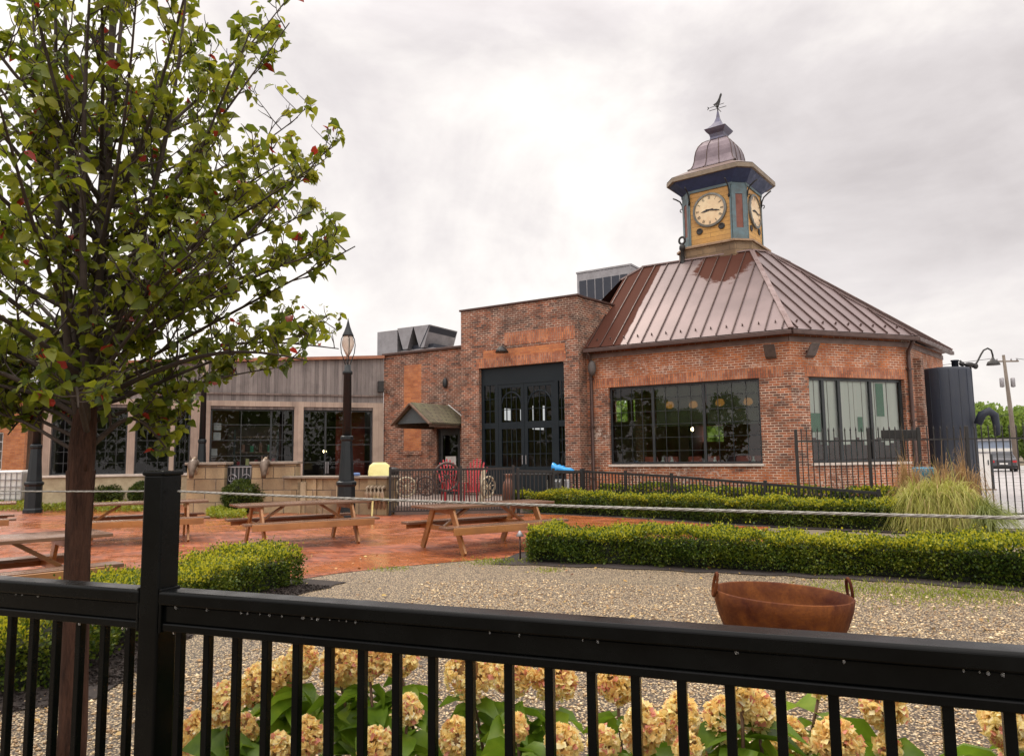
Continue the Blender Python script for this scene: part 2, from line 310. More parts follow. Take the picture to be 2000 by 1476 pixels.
# ------------------------------------------------------------------ mesh building
class MB:
    def __init__(s): s.v = []; s.f = []; s.m = []; s.sm = []
    def pt(s, p): s.v.append(tuple(p)); return len(s.v)-1
    def face(s, pts, m=0, sm=False): s.f.append([s.pt(p) for p in pts]); s.m.append(m); s.sm.append(sm)
    def idx(s, ids, m=0, sm=False): s.f.append(list(ids)); s.m.append(m); s.sm.append(sm)
    def bx(s, x0, x1, y0, y1, z0, z1, m=0, T=None):
        P = [(x, y, z) for z in (z0, z1) for y in (y0, y1) for x in (x0, x1)]
        if T: P = [T(p) for p in P]
        b = len(s.v); s.v += [tuple(p) for p in P]
        for q in ((0, 2, 3, 1), (4, 5, 7, 6), (0, 1, 5, 4), (2, 6, 7, 3), (0, 4, 6, 2), (1, 3, 7, 5)): s.idx([b+i for i in q], m)
        return s
    def bar(s, a, b, w, h, m=0, up=(0, 0, 1), T=None):
        a, b = Vector(a), Vector(b); d = (b-a); l = d.length; d /= l; x = d.cross(Vector(up))
        if x.length < 1e-4: x = d.cross(Vector((1, 0, 0)))
        x.normalize(); z = x.cross(d)
        def tt(p):
            q = a+d*p[1]+x*p[0]+z*p[2]; return T(q) if T else q
        return s.bx(-w/2, w/2, 0, l, -h/2, h/2, m, tt)
    def loft(s, rings, m=0, sm=False, cap=True, closed=True):
        n = len(rings[0]); ids = [[s.pt(p) for p in r] for r in rings]
        for a, b in zip(ids, ids[1:]):
            for i in range(n if closed else n-1):
                j = (i+1) % n; s.idx([a[i], a[j], b[j], b[i]], m, sm)
        if cap: s.idx(ids[0][::-1], m); s.idx(ids[-1], m)
        return s
    def lathe(s, prof, seg=16, c=(0, 0, 0), m=0, sm=True, a0=0., sx=1., sy=1., cap=True):
        return s.loft([[(c[0]+r*cos(a0+2*pi*i/seg)*sx, c[1]+r*sin(a0+2*pi*i/seg)*sy, c[2]+z) for i in range(seg)] for r, z in prof], m, sm, cap)
    def tube(s, pts, r, seg=6, m=0, cap=True):
        pts = [Vector(p) for p in pts]; n = len(pts); rs = r if hasattr(r, '__len__') else [r]*n
        up = Vector((0.13, .27, 1)).normalized(); rings = []
        for i, p in enumerate(pts):
            d = (pts[min(i+1, n-1)]-pts[max(i-1, 0)]).normalized(); x = d.cross(up)
            if x.length < .05: x = d.cross(Vector((1, 0, 0)))
            x.normalize(); y = d.cross(x)
            rings.append([p+(x*cos(2*pi*k/seg)+y*sin(2*pi*k/seg))*rs[i] for k in range(seg)])
        return s.loft(rings, m, True, cap)
    def ball(s, c, r, seg=10, rings=7, m=0, sz=(1, 1, 1)):
        return s.loft([[(c[0]+r*sz[0]*sin(t)*cos(2*pi*i/seg), c[1]+r*sz[1]*sin(t)*sin(2*pi*i/seg), c[2]-r*sz[2]*cos(t)) for i in range(seg)] for t in [pi*(.04+.92*k/(rings-1)) for k in range(rings)]], m, True)
    def prism(s, poly, z0, z1, m=0, T=None):
        f = T or (lambda p: p)
        return s.loft([[f((x, y, z)) for x, y in poly] for z in (z0, z1)], m)
    def build(s, name, mats, parent=None, loc=(0, 0, 0), rot=0., bevel=0., uv=True, label=None):
        me = bpy.data.meshes.new(name); me.from_pydata(s.v, [], s.f)
        mats = mats if isinstance(mats, (list, tuple)) else [mats]
        for mm in mats: me.materials.append(mm)
        me.polygons.foreach_set('material_index', s.m); me.polygons.foreach_set('use_smooth', s.sm)
        if uv:
            ul = me.uv_layers.new(name='UVMap').data
            for p in me.polygons:
                n = p.normal
                if abs(n.z) > .75: tx, ty = Vector((1, 0, 0)), Vector((0, 1, 0))
                else:
                    tx = Vector((-n.y, n.x, 0)).normalized(); ty = n.cross(tx)
                for li in p.loop_indices:
                    q = me.vertices[me.loops[li].vertex_index].co; ul[li].uv = (q.dot(tx), q.dot(ty))
        o = bpy.data.objects.new(name, me); COL.objects.link(o); o.location = loc; o.rotation_euler.z = rot
        if parent: o.parent = parent
        if bevel:
            bm = o.modifiers.new('bevel', 'BEVEL'); bm.width = bevel; bm.segments = 2; bm.limit_method = 'ANGLE'; bm.angle_limit = .6
        if label: o['label'] = label
        return o
def tag(o, label, cat, group=None, kind=None):
    if label: o['label'] = label
    if cat: o['category'] = cat
    if group: o['group'] = group
    if kind: o['kind'] = kind
    return o
def thing(name, label, cat, loc=(0, 0, 0), rot=0., group=None):
    o = bpy.data.objects.new(name, None); COL.objects.link(o); o.location = loc; o.rotation_euler.z = rot; o.empty_display_size = .2
    return tag(o, label, cat, group)
def struct(o): o['kind'] = 'structure'; return o
def copy_tree(o, loc=None, rot=None, label=None, parent=None):
    c = o.copy(); COL.objects.link(c)
    if parent: c.parent = parent
    if loc is not None: c.location = loc
    if rot is not None: c.rotation_euler.z = rot
    if label: c['label'] = label
    for ch in list(o.children): copy_tree(ch, parent=c)
    return c
def fast(name, verts, faces, mat, parent=None, mi=None, smooth=False):
    """verts (n,3); faces: list of integer arrays (k,size)"""
    me = bpy.data.meshes.new(name); verts = np.asarray(verts, np.float32)
    me.vertices.add(len(verts)); me.vertices.foreach_set('co', verts.ravel())
    lt = np.concatenate([np.full(len(f), f.shape[1]) for f in faces]); li = np.concatenate([f.ravel() for f in faces])
    me.loops.add(len(li)); me.loops.foreach_set('vertex_index', li.astype(np.int32))
    me.polygons.add(len(lt)); st = np.concatenate([[0], np.cumsum(lt)[:-1]])
    me.polygons.foreach_set('loop_start', st.astype(np.int32))
    for mm in (mat if isinstance(mat, (list, tuple)) else [mat]): me.materials.append(mm)
    if mi is not None: me.polygons.foreach_set('material_index', np.concatenate(mi).astype(np.int32))
    if smooth: me.polygons.foreach_set('use_smooth', np.ones(len(lt), bool))
    me.update(calc_edges=True); me.validate()
    o = bpy.data.objects.new(name, me); COL.objects.link(o)
    if parent: o.parent = parent
    return o
def frames(n, dirs=None, jitter=1.):
    """orthonormal frames: y along dirs (with jitter), z up-ish normal random"""
    d = rng.normal(size=(n, 3)) if dirs is None else np.asarray(dirs)+rng.normal(size=(n, 3))*jitter
    d /= np.linalg.norm(d, axis=1, keepdims=True)+1e-9
    r = rng.normal(size=(n, 3)); x = np.cross(d, r); x /= np.linalg.norm(x, axis=1, keepdims=True)+1e-9
    z = np.cross(x, d); return x, d, z
LV = np.array([(0, 0, 0), (0, .5, -.03), (0, 1., -.16), (-.27, .26, .05), (-.25, .62, .02), (.27, .26, .05), (.25, .62, .02)])
LQ = np.array([(0, 1, 4, 3), (0, 5, 6, 1)]); LT = np.array([(1, 2, 4), (1, 6, 2)])
def leaves(name, pts, size, mat, parent=None, dirs=None, jitter=1., shape=LV, fq=LQ, ft=LT, wide=1., zup=None, m2=None, m2sel=None):
    n = len(pts); x, y, z = frames(n, dirs, jitter)
    if zup is not None:   # upper faces turned to the light
        z = np.tile(np.array([[0, 0, 1.]]), (n, 1))+rng.normal(size=(n, 3))*zup; x = np.cross(y, z); x /= np.linalg.norm(x, axis=1, keepdims=True)+1e-9; z = np.cross(x, y)
    sc = (size[0]+(size[1]-size[0])*rng.random(n))[:, None, None]
    S = shape[None]*np.array([wide, 1, 1])
    V = np.asarray(pts)[:, None, :]+sc*(S[..., 0:1]*x[:, None]+S[..., 1:2]*y[:, None]+S[..., 2:3]*z[:, None])
    k = len(shape); base = (np.arange(n)*k)[:, None, None]
    F = [(base+fq[None]).reshape(-1, fq.shape[1])]
    if ft is not None: F.append((base+ft[None]).reshape(-1, ft.shape[1]))
    mi = None
    if m2 is not None:
        mi = [np.repeat(m2sel, len(fq))]+([np.repeat(m2sel, len(ft))] if ft is not None else []); mat = [mat, m2]
    return fast(name, V.reshape(-1, 3), F, mat, parent, mi)
CV = np.array([(0, 0, 0), (-.32, .5, .06), (0, 1, 0), (.32, .5, .06)]); CQ = np.array([(0, 3, 2, 1)])   # a small clipped-hedge leaf

# ------------------------------------------------------------------ world and sun
w = bpy.data.worlds.new('World'); scn.world = w; w.use_nodes = True; nt = w.node_tree; nt.nodes.clear()
SUN_EL, SUN_AZ = radians(56), radians(-38)      # azimuth from +Y, clockwise positive
sky = N(nt, 'ShaderNodeTexSky', sky_type='NISHITA'); sky.sun_disc = False; sky.sun_elevation = SUN_EL; sky.sun_rotation = SUN_AZ
b1 = N(nt, 'ShaderNodeBackground'); b1.inputs[1].default_value = .1; L(nt, sky.outputs[0], b1.inputs[0])
tc = N(nt, 'ShaderNodeTexCoord'); mp = N(nt, 'ShaderNodeMapping'); mp.inputs['Scale'].default_value = (1, 1, 1.7); mp.inputs['Location'].default_value = (.35, .2, .1)
L(nt, tc.outputs['Generated'], mp.inputs[0])
n1 = noise(nt, mp.outputs[0], 1.55, 7, .55, .5); n2 = noise(nt, mp.outputs[0], 5.5, 6, .6, .4)
cl = math_(nt, 'ADD', math_(nt, 'MULTIPLY', n1, .84), math_(nt, 'MULTIPLY', n2, .16))
cr = N(nt, 'ShaderNodeValToRGB'); e = cr.color_ramp.elements
e[0].position = .325; e[0].color = (.56, .51, .50, 1); e[1].position = .585; e[1].color = (1.08, 1.02, .96, 1); e.new(.47).color = (.79, .735, .72, 1)
L(nt, cl, cr.inputs[0])
sp = N(nt, 'ShaderNodeSeparateXYZ'); L(nt, tc.outputs['Generated'], sp.inputs[0])
el = math_(nt, 'MULTIPLY', ramp(nt, sp.outputs[2], .50, .95, 1., 2.9), ramp(nt, sp.outputs[1], .1, -.7, 1., 1.75))       # overcast: brighter towards the zenith, above the frame; brightness added behind camera lifts facades
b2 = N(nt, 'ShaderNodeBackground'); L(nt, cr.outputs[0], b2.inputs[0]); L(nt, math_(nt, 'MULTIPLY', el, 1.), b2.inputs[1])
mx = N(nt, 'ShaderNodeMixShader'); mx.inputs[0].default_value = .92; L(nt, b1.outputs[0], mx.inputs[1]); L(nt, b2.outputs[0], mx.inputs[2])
ow = N(nt, 'ShaderNodeOutputWorld'); L(nt, mx.outputs[0], ow.inputs[0])
sl = bpy.data.lights.new('sun', 'SUN'); sl.energy = 1.5; sl.angle = radians(12); sl.color = (1, .92, .78)
so = bpy.data.objects.new('sun', sl); COL.objects.link(so)
sd = Vector((sin(SUN_AZ)*cos(SUN_EL), cos(SUN_AZ)*cos(SUN_EL), sin(SUN_EL))); so.rotation_euler = sd.to_track_quat('Z', 'Y').to_euler(); so.location = (0, 0, 30)
scn.view_settings.view_transform = 'Standard'; scn.view_settings.look = 'None'; scn.view_settings.exposure = .16; scn.view_settings.gamma = 1.
scn.cycles.use_denoising = True; scn.cycles.max_bounces = 7; scn.cycles.transparent_max_bounces = 12; scn.cycles.caustics_reflective = False; scn.cycles.caustics_refractive = False

# ------------------------------------------------------------------ ground
def sheet(name, pts, z, mat):
    mb = MB(); mb.face([(p[0], p[1], z) for p in pts]); o = mb.build(name, mat); return struct(o)
sheet('ground', [(-300, -60), (300, -60), (300, 500), (-300, 500)], -.012, SOIL)
gp = lambda *q: [gr(x, y) for x, y in q]
sheet('gravel_bed', [(-9, .9), (9, .9), (9, 12)]+[tuple(p[:2]) for p in gp((1060, 1080), (900, 1080), (600, 1105))]+[(-9, 9.5)], 0., GRAVEL)
pe = [tuple(p[:2]) for p in gp((1200, 1085), (1000, 1089), (900, 1096), (760, 1108), (650, 1121), (600, 1129), (420, 1150))]
sheet('brick_patio', [tuple(p[:2]) for p in gp((1500, 1016), (1500, 1062))]+pe+[(-6.2, 6.4), (-9.5, 6.2), (-24, 9), (-24, 26), (-9, 30), (2.5, 25.2)], .006, PAVE)
sheet('parking_lot', [(9.8, 15.2), (40, 12), (120, 40), (120, 78), (20, 78), (11, 30)], .004, ASPH)

# pebbles lying loose on the gravel: nobody could count them
def pebbles():
    n = 30000; X = rng.uniform(-3.6, 5.6, n); Y = 1.7+8.3*rng.random(n)**1.35
    keep = (np.abs(X) < Y*.78+.3) & ~((X < -1.2) & (Y > 5.0+(X+3.4)*1.05)) & (Y < 9.6) & ~((X > .6) & (Y > 9.4-.28*(X-.6)))
    X, Y = X[keep], Y[keep]; n = len(X)
    o = np.array([(1, 0, 0), (0, 1, 0), (-1, 0, 0), (0, -1, 0), (0, 0, 1), (0, 0, -1)])*1.
    s = (.0055+.008*rng.random(n)+.012*rng.random(n)**9)[:, None, None]; jit = 1+rng.uniform(-.35, .35, (n, 6, 1))
    a = rng.uniform(0, 6.28, n); ca, sa = np.cos(a)[:, None], np.sin(a)[:, None]
    P = o[None]*jit*s*np.array([1.25, .9, .6]); Q = np.stack([P[..., 0]*ca-P[..., 1]*sa, P[..., 0]*sa+P[..., 1]*ca, P[..., 2]], -1)
    Q += np.stack([X, Y, np.full(n, .004)], -1)[:, None]
    f = np.array([(0, 1, 4), (1, 2, 4), (2, 3, 4), (3, 0, 4), (1, 0, 5), (2, 1, 5), (3, 2, 5), (0, 3, 5)])
    ob = fast('gravel_stones', Q.reshape(-1, 3), [((np.arange(n)*6)[:, None, None]+f[None]).reshape(-1, 3)], PEB)
    tag(ob, 'loose tan gravel stones covering the garden between fence and hedges', 'gravel', kind='stuff')
pebbles()

# ------------------------------------------------------------------ foliage things
def poly_frame(path):
    P = [Vector((p[0], p[1], 0)) for p in path]; seg = [(P[i], P[i+1]) for i in range(len(P)-1)]; return P, seg
def hedge(path, width, h, n, label, size=(.03, .055), z0=0., group='clipped garden hedges', tip=.55, rough=.04):
    """path = near (camera side) foot line; the hedge lies to its left, width deep"""
    P, seg = poly_frame(path); root = thing('hedge', label, 'hedge', (0, 0, 0), 0, group)
    nrm = []
    for i, p in enumerate(P):
        d = Vector((0, 0, 0))
        for a, b in seg[max(i-1, 0):i+1]: d += (b-a).normalized()
        d.normalize(); nrm.append(Vector((-d.y, d.x, 0)))
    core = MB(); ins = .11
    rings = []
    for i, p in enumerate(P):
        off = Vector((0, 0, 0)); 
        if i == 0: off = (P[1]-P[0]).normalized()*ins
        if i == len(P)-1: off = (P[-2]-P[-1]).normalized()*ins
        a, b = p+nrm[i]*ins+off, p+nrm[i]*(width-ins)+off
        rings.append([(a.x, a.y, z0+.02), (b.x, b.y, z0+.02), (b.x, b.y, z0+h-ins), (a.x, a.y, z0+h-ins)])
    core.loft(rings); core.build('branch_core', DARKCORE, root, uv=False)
    ls = np.array([(b-a).length for a, b in seg]); cum = np.concatenate([[0], np.cumsum(ls)]); tot = cum[-1]
    A = [tot*h, tot*width, tot*h*.45, width*h, width*h]; A = np.array(A)/sum(A)
    which = rng.choice(5, n, p=A); t = rng.random(n)*tot; u = rng.random(n); 
    t = np.where(which == 3, rng.random(n)*.06, np.where(which == 4, tot-rng.random(n)*.06, t))
    zz = np.where(which == 1, h+rng.normal(0, rough*.7, n), h*rng.random(n)**.8); ww = np.where(which == 0, rng.normal(.03, rough, n), np.where(which == 2, width-.03+rng.normal(0, rough, n), u*width))
    # uneven clipping: low-frequency bulges, rounded shoulders
    bul = .05*np.sin(t*2.3+zz*4+1.3*np.sin(t*.9))+.035*np.sin(t*6.1+1.7+ww*5+2*np.sin(t*1.7))+.025*np.sin(t*13+zz*9)
    zz = np.where(which == 1, zz+bul*.8, zz); ww = np.where(which == 0, ww-bul, ww)
    sh = np.maximum(0, zz-(h-.1))/.1; ww = np.where(which == 0, ww+.06*np.clip(sh, 0, 1)**2, ww)
    si = np.clip(np.searchsorted(cum, t, side='right')-1, 0, len(ls)-1); fr = (t-cum[si])/ls[si]
    Pn = np.array([(p.x, p.y) for p in P]); Nn = np.array([(q.x, q.y) for q in nrm])
    pos = Pn[si]*(1-fr)[:, None]+Pn[si+1]*fr[:, None]; nr = Nn[si]*(1-fr)[:, None]+Nn[si+1]*fr[:, None]
    XY = pos+nr*ww[:, None]; pts = np.stack([XY[:, 0], XY[:, 1], z0+np.maximum(.02, zz)], 1)
    shoot = (which == 1) & (rng.random(n) < .05); zz = np.where(shoot, zz+rng.random(n)*.09, zz); pts[:, 2] = z0+np.maximum(.02, zz)
    gap = (which == 0) & (zz < .16) & (np.sin(t*2.9+1.1*np.sin(t*1.3)) > .1); pts[gap, 2] += .12*rng.random(gap.sum())
    out = np.zeros((n, 3)); out[which == 0, :2] = -nr[which == 0]; out[which == 2, :2] = nr[which == 2]; out[which == 1, 2] = 1; out[:, 2] += .45
    is_lit_tip = (rng.random(n) < np.where(which == 1, tip, .10*np.clip((zz-h*.75)/(h*.25), 0, 1)*3)).astype(int)
    leaves('foliage', pts, size, LEAF_HEDGE, root, out, .75, CV, CQ, None, 1.25, None, LEAF_LIT_TIP, is_lit_tip)
    return root
def blob_pts(n, c, r, shell=.75):
    d = rng.normal(size=(n, 3)); d /= np.linalg.norm(d, axis=1, keepdims=True); rad = (shell+(1-shell)*rng.random(n))
    lump = 1+.07*np.sin(d[:, 0]*7+c[0])*np.sin(d[:, 2]*6+c[1])+.04*np.sin(d[:, 1]*13)
    return np.asarray(c)+d*np.asarray(r)*(rad*lump)[:, None], d
def bush(c, r, h, n, label, group='round clipped shrubs', size=(.04, .07), mat=None):
    root = thing('round_shrub', label, 'shrub', (c[0], c[1], 0), 0, group)
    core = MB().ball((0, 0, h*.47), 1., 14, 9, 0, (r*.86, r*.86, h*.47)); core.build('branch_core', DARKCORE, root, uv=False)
    p, d = blob_pts(n, (0, 0, h*.5), (r, r, h*.5), .86); k = p[:, 2] > .01; d = d+np.array([0, 0, .4])
    leaves('foliage', p[k], size, mat or LEAF_BUSH, root, d[k], .7, CV, CQ, None, 1.25)
    return root

# hedges of the garden
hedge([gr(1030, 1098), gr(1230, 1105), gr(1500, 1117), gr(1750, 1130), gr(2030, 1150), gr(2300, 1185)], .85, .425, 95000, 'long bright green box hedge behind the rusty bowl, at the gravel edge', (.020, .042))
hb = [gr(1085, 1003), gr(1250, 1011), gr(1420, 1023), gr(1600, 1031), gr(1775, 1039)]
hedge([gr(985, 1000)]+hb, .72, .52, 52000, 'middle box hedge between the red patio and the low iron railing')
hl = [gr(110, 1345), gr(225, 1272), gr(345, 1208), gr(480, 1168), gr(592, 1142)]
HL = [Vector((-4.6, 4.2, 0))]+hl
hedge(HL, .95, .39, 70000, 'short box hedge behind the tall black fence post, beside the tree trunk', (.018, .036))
# mulch beds under hedges
def bed(path, w0, w1, z=.010):
    P, seg = poly_frame(path); mb = MB(); lo = []; hi = []
    for i, p in enumerate(P):
        d = (P[min(i+1, len(P)-1)]-P[max(i-1, 0)]).normalized(); nn = Vector((-d.y, d.x, 0)); jit = .06*sin(i*2.3)
        lo.append(p-nn*(w0+jit)); hi.append(p+nn*w1)
    for i in range(len(P)-1): mb.face([(lo[i].x, lo[i].y, z), (lo[i+1].x, lo[i+1].y, z), (hi[i+1].x, hi[i+1].y, z), (hi[i].x, hi[i].y, z)])
    return struct(mb.build('mulch_bed', MULCH))
def fine_path(path, ext0=0., ext1=0., k=6):
    P = [Vector((p[0], p[1], 0)) for p in path]; P[0] = P[0]+(P[0]-P[1]).normalized()*ext0; P[-1] = P[-1]+(P[-1]-P[-2]).normalized()*ext1
    return [P[i].lerp(P[i+1], j/k) for i in range(len(P)-1) for j in range(k)]+[P[-1]]
bed(fine_path([gr(1030, 1098), gr(1230, 1105), gr(1500, 1117), gr(1750, 1130), gr(2030, 1150)], .45, .5), .30, 1.1)
bed(fine_path([gr(985, 1000)]+hb, .2, 2.), .3, 1.2)
bed(fine_path(HL, 0, .35), .42, 1.2)
# mulch chips on the bed by the tree
def chips():
    n = 9000; t = rng.random(n)*(len(HL)-1); i = t.astype(int); fr = t-i; A = np.array([(p[0], p[1]) for p in HL]); p = A[i]*(1-fr)[:, None]+A[i+1]*fr[:, None]
    d = A[i+1]-A[i]; d /= np.linalg.norm(d, axis=1, keepdims=True); nn = np.stack([-d[:, 1], d[:, 0]], 1)
    p = p-nn*(rng.random(n)*.55-.1)[:, None]
    o = leaves('mulch_chips', np.stack([p[:, 0], p[:, 1], .012+rng.random(n)*.01], 1), (.015, .05), MULCH, None, np.stack([rng.normal(size=n), rng.normal(size=n), rng.normal(size=n)*.2], 1), .1, CV, CQ, None, .6)
    tag(o, 'dark bark mulch chips scattered around the short hedge by the tree', 'mulch', kind='stuff')
chips()
# tufts of weed in the gravel
def tuft_field():
    pts = []; 
    for (x, y, r, n) in ((1700, 1148, .35, 500), (1900, 1160, .4, 900), (1800, 1165, .45, 700), (965, 1098, .25, 500), (760, 1112, .15, 150), (1620, 1150, .25, 250), (1070, 1115, .12, 120)):
        c = gr(x, y); pts.append(np.stack([c.x+rng.normal(0, r, n), c.y+rng.normal(0, r*.8, n), np.full(n, .003)], 1))
    p = np.concatenate(pts); o = leaves('weeds', p, (.025, .06), LEAF_COVER, None, np.tile([0, 0, 1.], (len(p), 1)), .8, CV, CQ, None, .35)
    tag(o, 'yellow green weeds sprouting in patches through the tan gravel', 'weeds', kind='stuff')
tuft_field()

# round shrubs along the left wall
for (x, y, rpx, hpx, lab) in ((50, 985, 34, 50, 'round green shrub beside the farthest left black lamp post'), (108, 992, 28, 46, 'low round shrub just left of the tree trunk, under the cream wall'),
                              (203, 990, 34, 46, 'round shrub just right of the tree trunk, under the cream wall'), (272, 990, 27, 46, 'small round shrub beside the tall black fence post, under the cream wall'),
                              (473, 1003, 44, 62, 'big domed shrub in front of the carved stone pier')):
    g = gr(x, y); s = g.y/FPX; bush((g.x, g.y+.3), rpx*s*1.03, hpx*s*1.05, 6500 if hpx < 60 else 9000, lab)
def cover(poly, n, label):
    xs = rng.random((n, 2)); p = (np.asarray(poly[0][:2])*(1-xs[:, :1])+np.asarray(poly[1][:2])*xs[:, :1])*(1-xs[:, 1:])+(np.asarray(poly[3][:2])*(1-xs[:, :1])+np.asarray(poly[2][:2])*xs[:, :1])*xs[:, 1:]
    pts = np.stack([p[:, 0], p[:, 1], .01+rng.random(n)**.7*(.16+.05*np.sin(p[:, 0]*5))], 1)
    o = leaves('ground_cover', pts, (.05, .10), LEAF_COVER, None, np.tile([0, 0, 1.], (n, 1)), .9, CV, CQ, None, 1.3)
    tag(o, label, 'ground cover', kind='stuff')
cover([gr(-60, 999), gr(345, 1001), gr(345, 985), gr(-60, 985)], 11000, 'yellow green ground cover in front of the round shrubs on the left')
cover([gr(405, 1012), gr(478, 1016), gr(478, 1002), gr(405, 1000)], 2200, 'yellow green ground cover at the foot of the big domed shrub')

def litter():
    n = 520; X = np.concatenate([rng.normal(-2.2, 1.1, 260), rng.uniform(-4, 4.5, 260)]); Y = np.concatenate([rng.normal(4.0, .9, 260), rng.uniform(2.4, 12.5, 260)])
    o = leaves('fallen_leaves', np.stack([X, Y, np.full(n, .018)], 1), (.035, .07), leaf_mat('fallen_leaf', [(.10, .05, .02), (.30, .15, .04), (.42, .28, .06), (.34, .06, .03)], .1, .5), None, np.stack([rng.normal(size=n), rng.normal(size=n), rng.normal(size=n)*.12], 1), .05, LV, LQ, LT, 1.1, .25)
    tag(o, 'brown and yellow fallen leaves strewn on the gravel near the tree', 'fallen leaves', kind='stuff')
litter()
# ------------------------------------------------------------------ ornamental grass
def grass_clump(c, h, spread, n, label, mat, name='grass_clump', w=.012, droop=1., lean=(0, 0), seeds=False):
    root = thing(name, label, 'grass clump', (c[0], c[1], 0), 0, 'ornamental grasses')
    k = 9; nt_ = max(12, n//45); ti = rng.integers(0, nt_, n); ta = rng.uniform(0, 2*pi, nt_); tu = rng.random(nt_)**.7; th = rng.uniform(.72, 1.12, nt_)
    a = ta[ti]+rng.normal(0, .32, n); u = np.clip(tu[ti]+rng.normal(0, .16, n), 0, 1.15); r0 = spread*(.08+.50*u)*np.sqrt(.4+.6*rng.random(n)); out = spread*(.10+.62*u*rng.uniform(.6, 1.4, n))*droop; hh = h*th[ti]*(.70+.38*rng.random(n))*(.92+.50*u)
    t = np.linspace(0, 1, k)[None]; a2 = a[:, None]+rng.normal(0, .45, (n, 1))*t**2; dx, dy = np.cos(a2), np.sin(a2)
    kk = (1.2+1.15*np.clip(u, 0, 1)+rng.normal(0, .2, n))[:, None]; rad = r0[:, None]*(.55+.45*t)+out[:, None]*t**1.9; zz = np.maximum(.01, hh[:, None]*(2.25*t-kk*t*t)*.98)
    X = dx*rad+lean[0]*t**2; Y = dy*rad+lean[1]*t**2; wd = w*.75*(1-t*.85)*(.5+.9*rng.random((n, 1)))
    tw = rng.uniform(0, pi, n)[:, None]; sx, sy = np.cos(tw)*wd, np.sin(tw)*wd
    Vv = np.stack([np.stack([X-sx, Y-sy, zz], -1), np.stack([X+sx, Y+sy, zz], -1)], 2).reshape(-1, 3)
    f = np.array([(2*i, 2*i+1, 2*i+3, 2*i+2) for i in range(k-1)])
    fast('blades', Vv, [((np.arange(n)*2*k)[:, None, None]+f[None]).reshape(-1, 4)], mat, root); return root
for (x, y, dy, h_, sp_, lab) in ((1848, 1046, .85, .93, .54, 'left clump of the big pale green grass mound by the spiked fence'), (1890, 1046, .75, 1.02, .58, 'tallest middle clump of the big pale green grass mound'), (1926, 1046, .8, .94, .50, 'right clump of the big pale green grass mound, towards the car park')):
    g = gr(x, y); grass_clump((g.x, g.y+dy), h_, sp_, 2600, lab, BLADE)
g = gr(1925, 1046); grass_clump((g.x+.25, g.y+.5), .62, .62, 1800, 'low spilling green grass right of the large ornamental grass', leaf_mat('low_grass_blade', [(.14, .18, .04), (.30, .33, .08)], .35), lean=(.1, -.1))
for (x, y, dz, lab) in ((1772, 885, 0, 'dry brown grass plume in front of the right hand window'), (1836, 890, 0, 'dry brown grass beside the turquoise pot'), (1886, 888, 0, 'dry brown grass in front of the navy tank')):
    p = atY(x, y, 16.4); grass_clump((p.x, 16.4), p.z*.98, .46, 480, lab, BLADEB, w=.009, droop=1.1)
# ------------------------------------------------------------------ buildings: shared frames
A1, A2, A3 = radians(-32), radians(20), radians(48)
C0 = atY(1545, 641, 21.); ZE = C0.z                                  # eave corner
U1 = Vector((cos(A1), sin(A1))); N1 = Vector((-sin(A1), cos(A1)))
loc1 = lambda p: (U1.x*(p[0]-C0.x)+U1.y*(p[1]-C0.y), N1.x*(p[0]-C0.x)+N1.y*(p[1]-C0.y))
def wld(x, y): return Vector((C0.x+U1.x*x+N1.x*y, C0.y+U1.y*x+N1.y*y))
def XF(o, ang):
    c, s = cos(ang), sin(ang)
    return lambda p: (o[0]+c*p[0]-s*p[1], o[1]+s*p[0]+c*p[1], p[2])     # p = (along, inward, up)
def wall(mb, T, s0, s1, z0, z1, th, holes=(), m=0, mi=None, ends=True, ztop=None):
    mi = m if mi is None else mi
    xs = sorted({s0, s1, *[h[0] for h in holes], *[h[1] for h in holes]}); zs = sorted({z0, z1, *[h[2] for h in holes], *[h[3] for h in holes]})
    zt = (lambda x, z: z) if ztop is None else (lambda x, z: z if z < z1-1e-6 else ztop(x))
    for a, b in zip(xs, xs[1:]):
        for c, d in zip(zs, zs[1:]):
            cx, cz = (a+b)/2, (c+d)/2
            if any(h[0] < cx < h[1] and h[2] < cz < h[3] for h in holes): continue
            mb.face([T((a, 0, c)), T((b, 0, c)), T((b, 0, zt(b, d))), T((a, 0, zt(a, d)))], m)
            mb.face([T((b, th, c)), T((a, th, c)), T((a, th, zt(a, d))), T((b, th, zt(b, d)))], mi)
    for (a, b, c, d) in holes:
        mb.face([T((a, 0, c)), T((a, th, c)), T((b, th, c)), T((b, 0, c))], m); mb.face([T((a, 0, d)), T((b, 0, d)), T((b, th, d)), T((a, th, d))], m)
        mb.face([T((a, 0, c)), T((a, 0, d)), T((a, th, d)), T((a, th, c))], m); mb.face([T((b, 0, c)), T((b, th, c)), T((b, th, d)), T((b, 0, d))], m)
    if ends:
        mb.face([T((s0, 0, z0)), T((s0, 0, zt(s0, z1))), T((s0, th, zt(s0, z1))), T((s0, th, z0))], m)
        mb.face([T((s1, 0, z0)), T((s1, th, z0)), T((s1, th, zt(s1, z1))), T((s1, 0, zt(s1, z1)))], m)
    mb.face([T((s0, 0, zt(s0, z1))), T((s1, 0, zt(s1, z1))), T((s1, th, zt(s1, z1))), T((s0, th, zt(s0, z1)))], m)
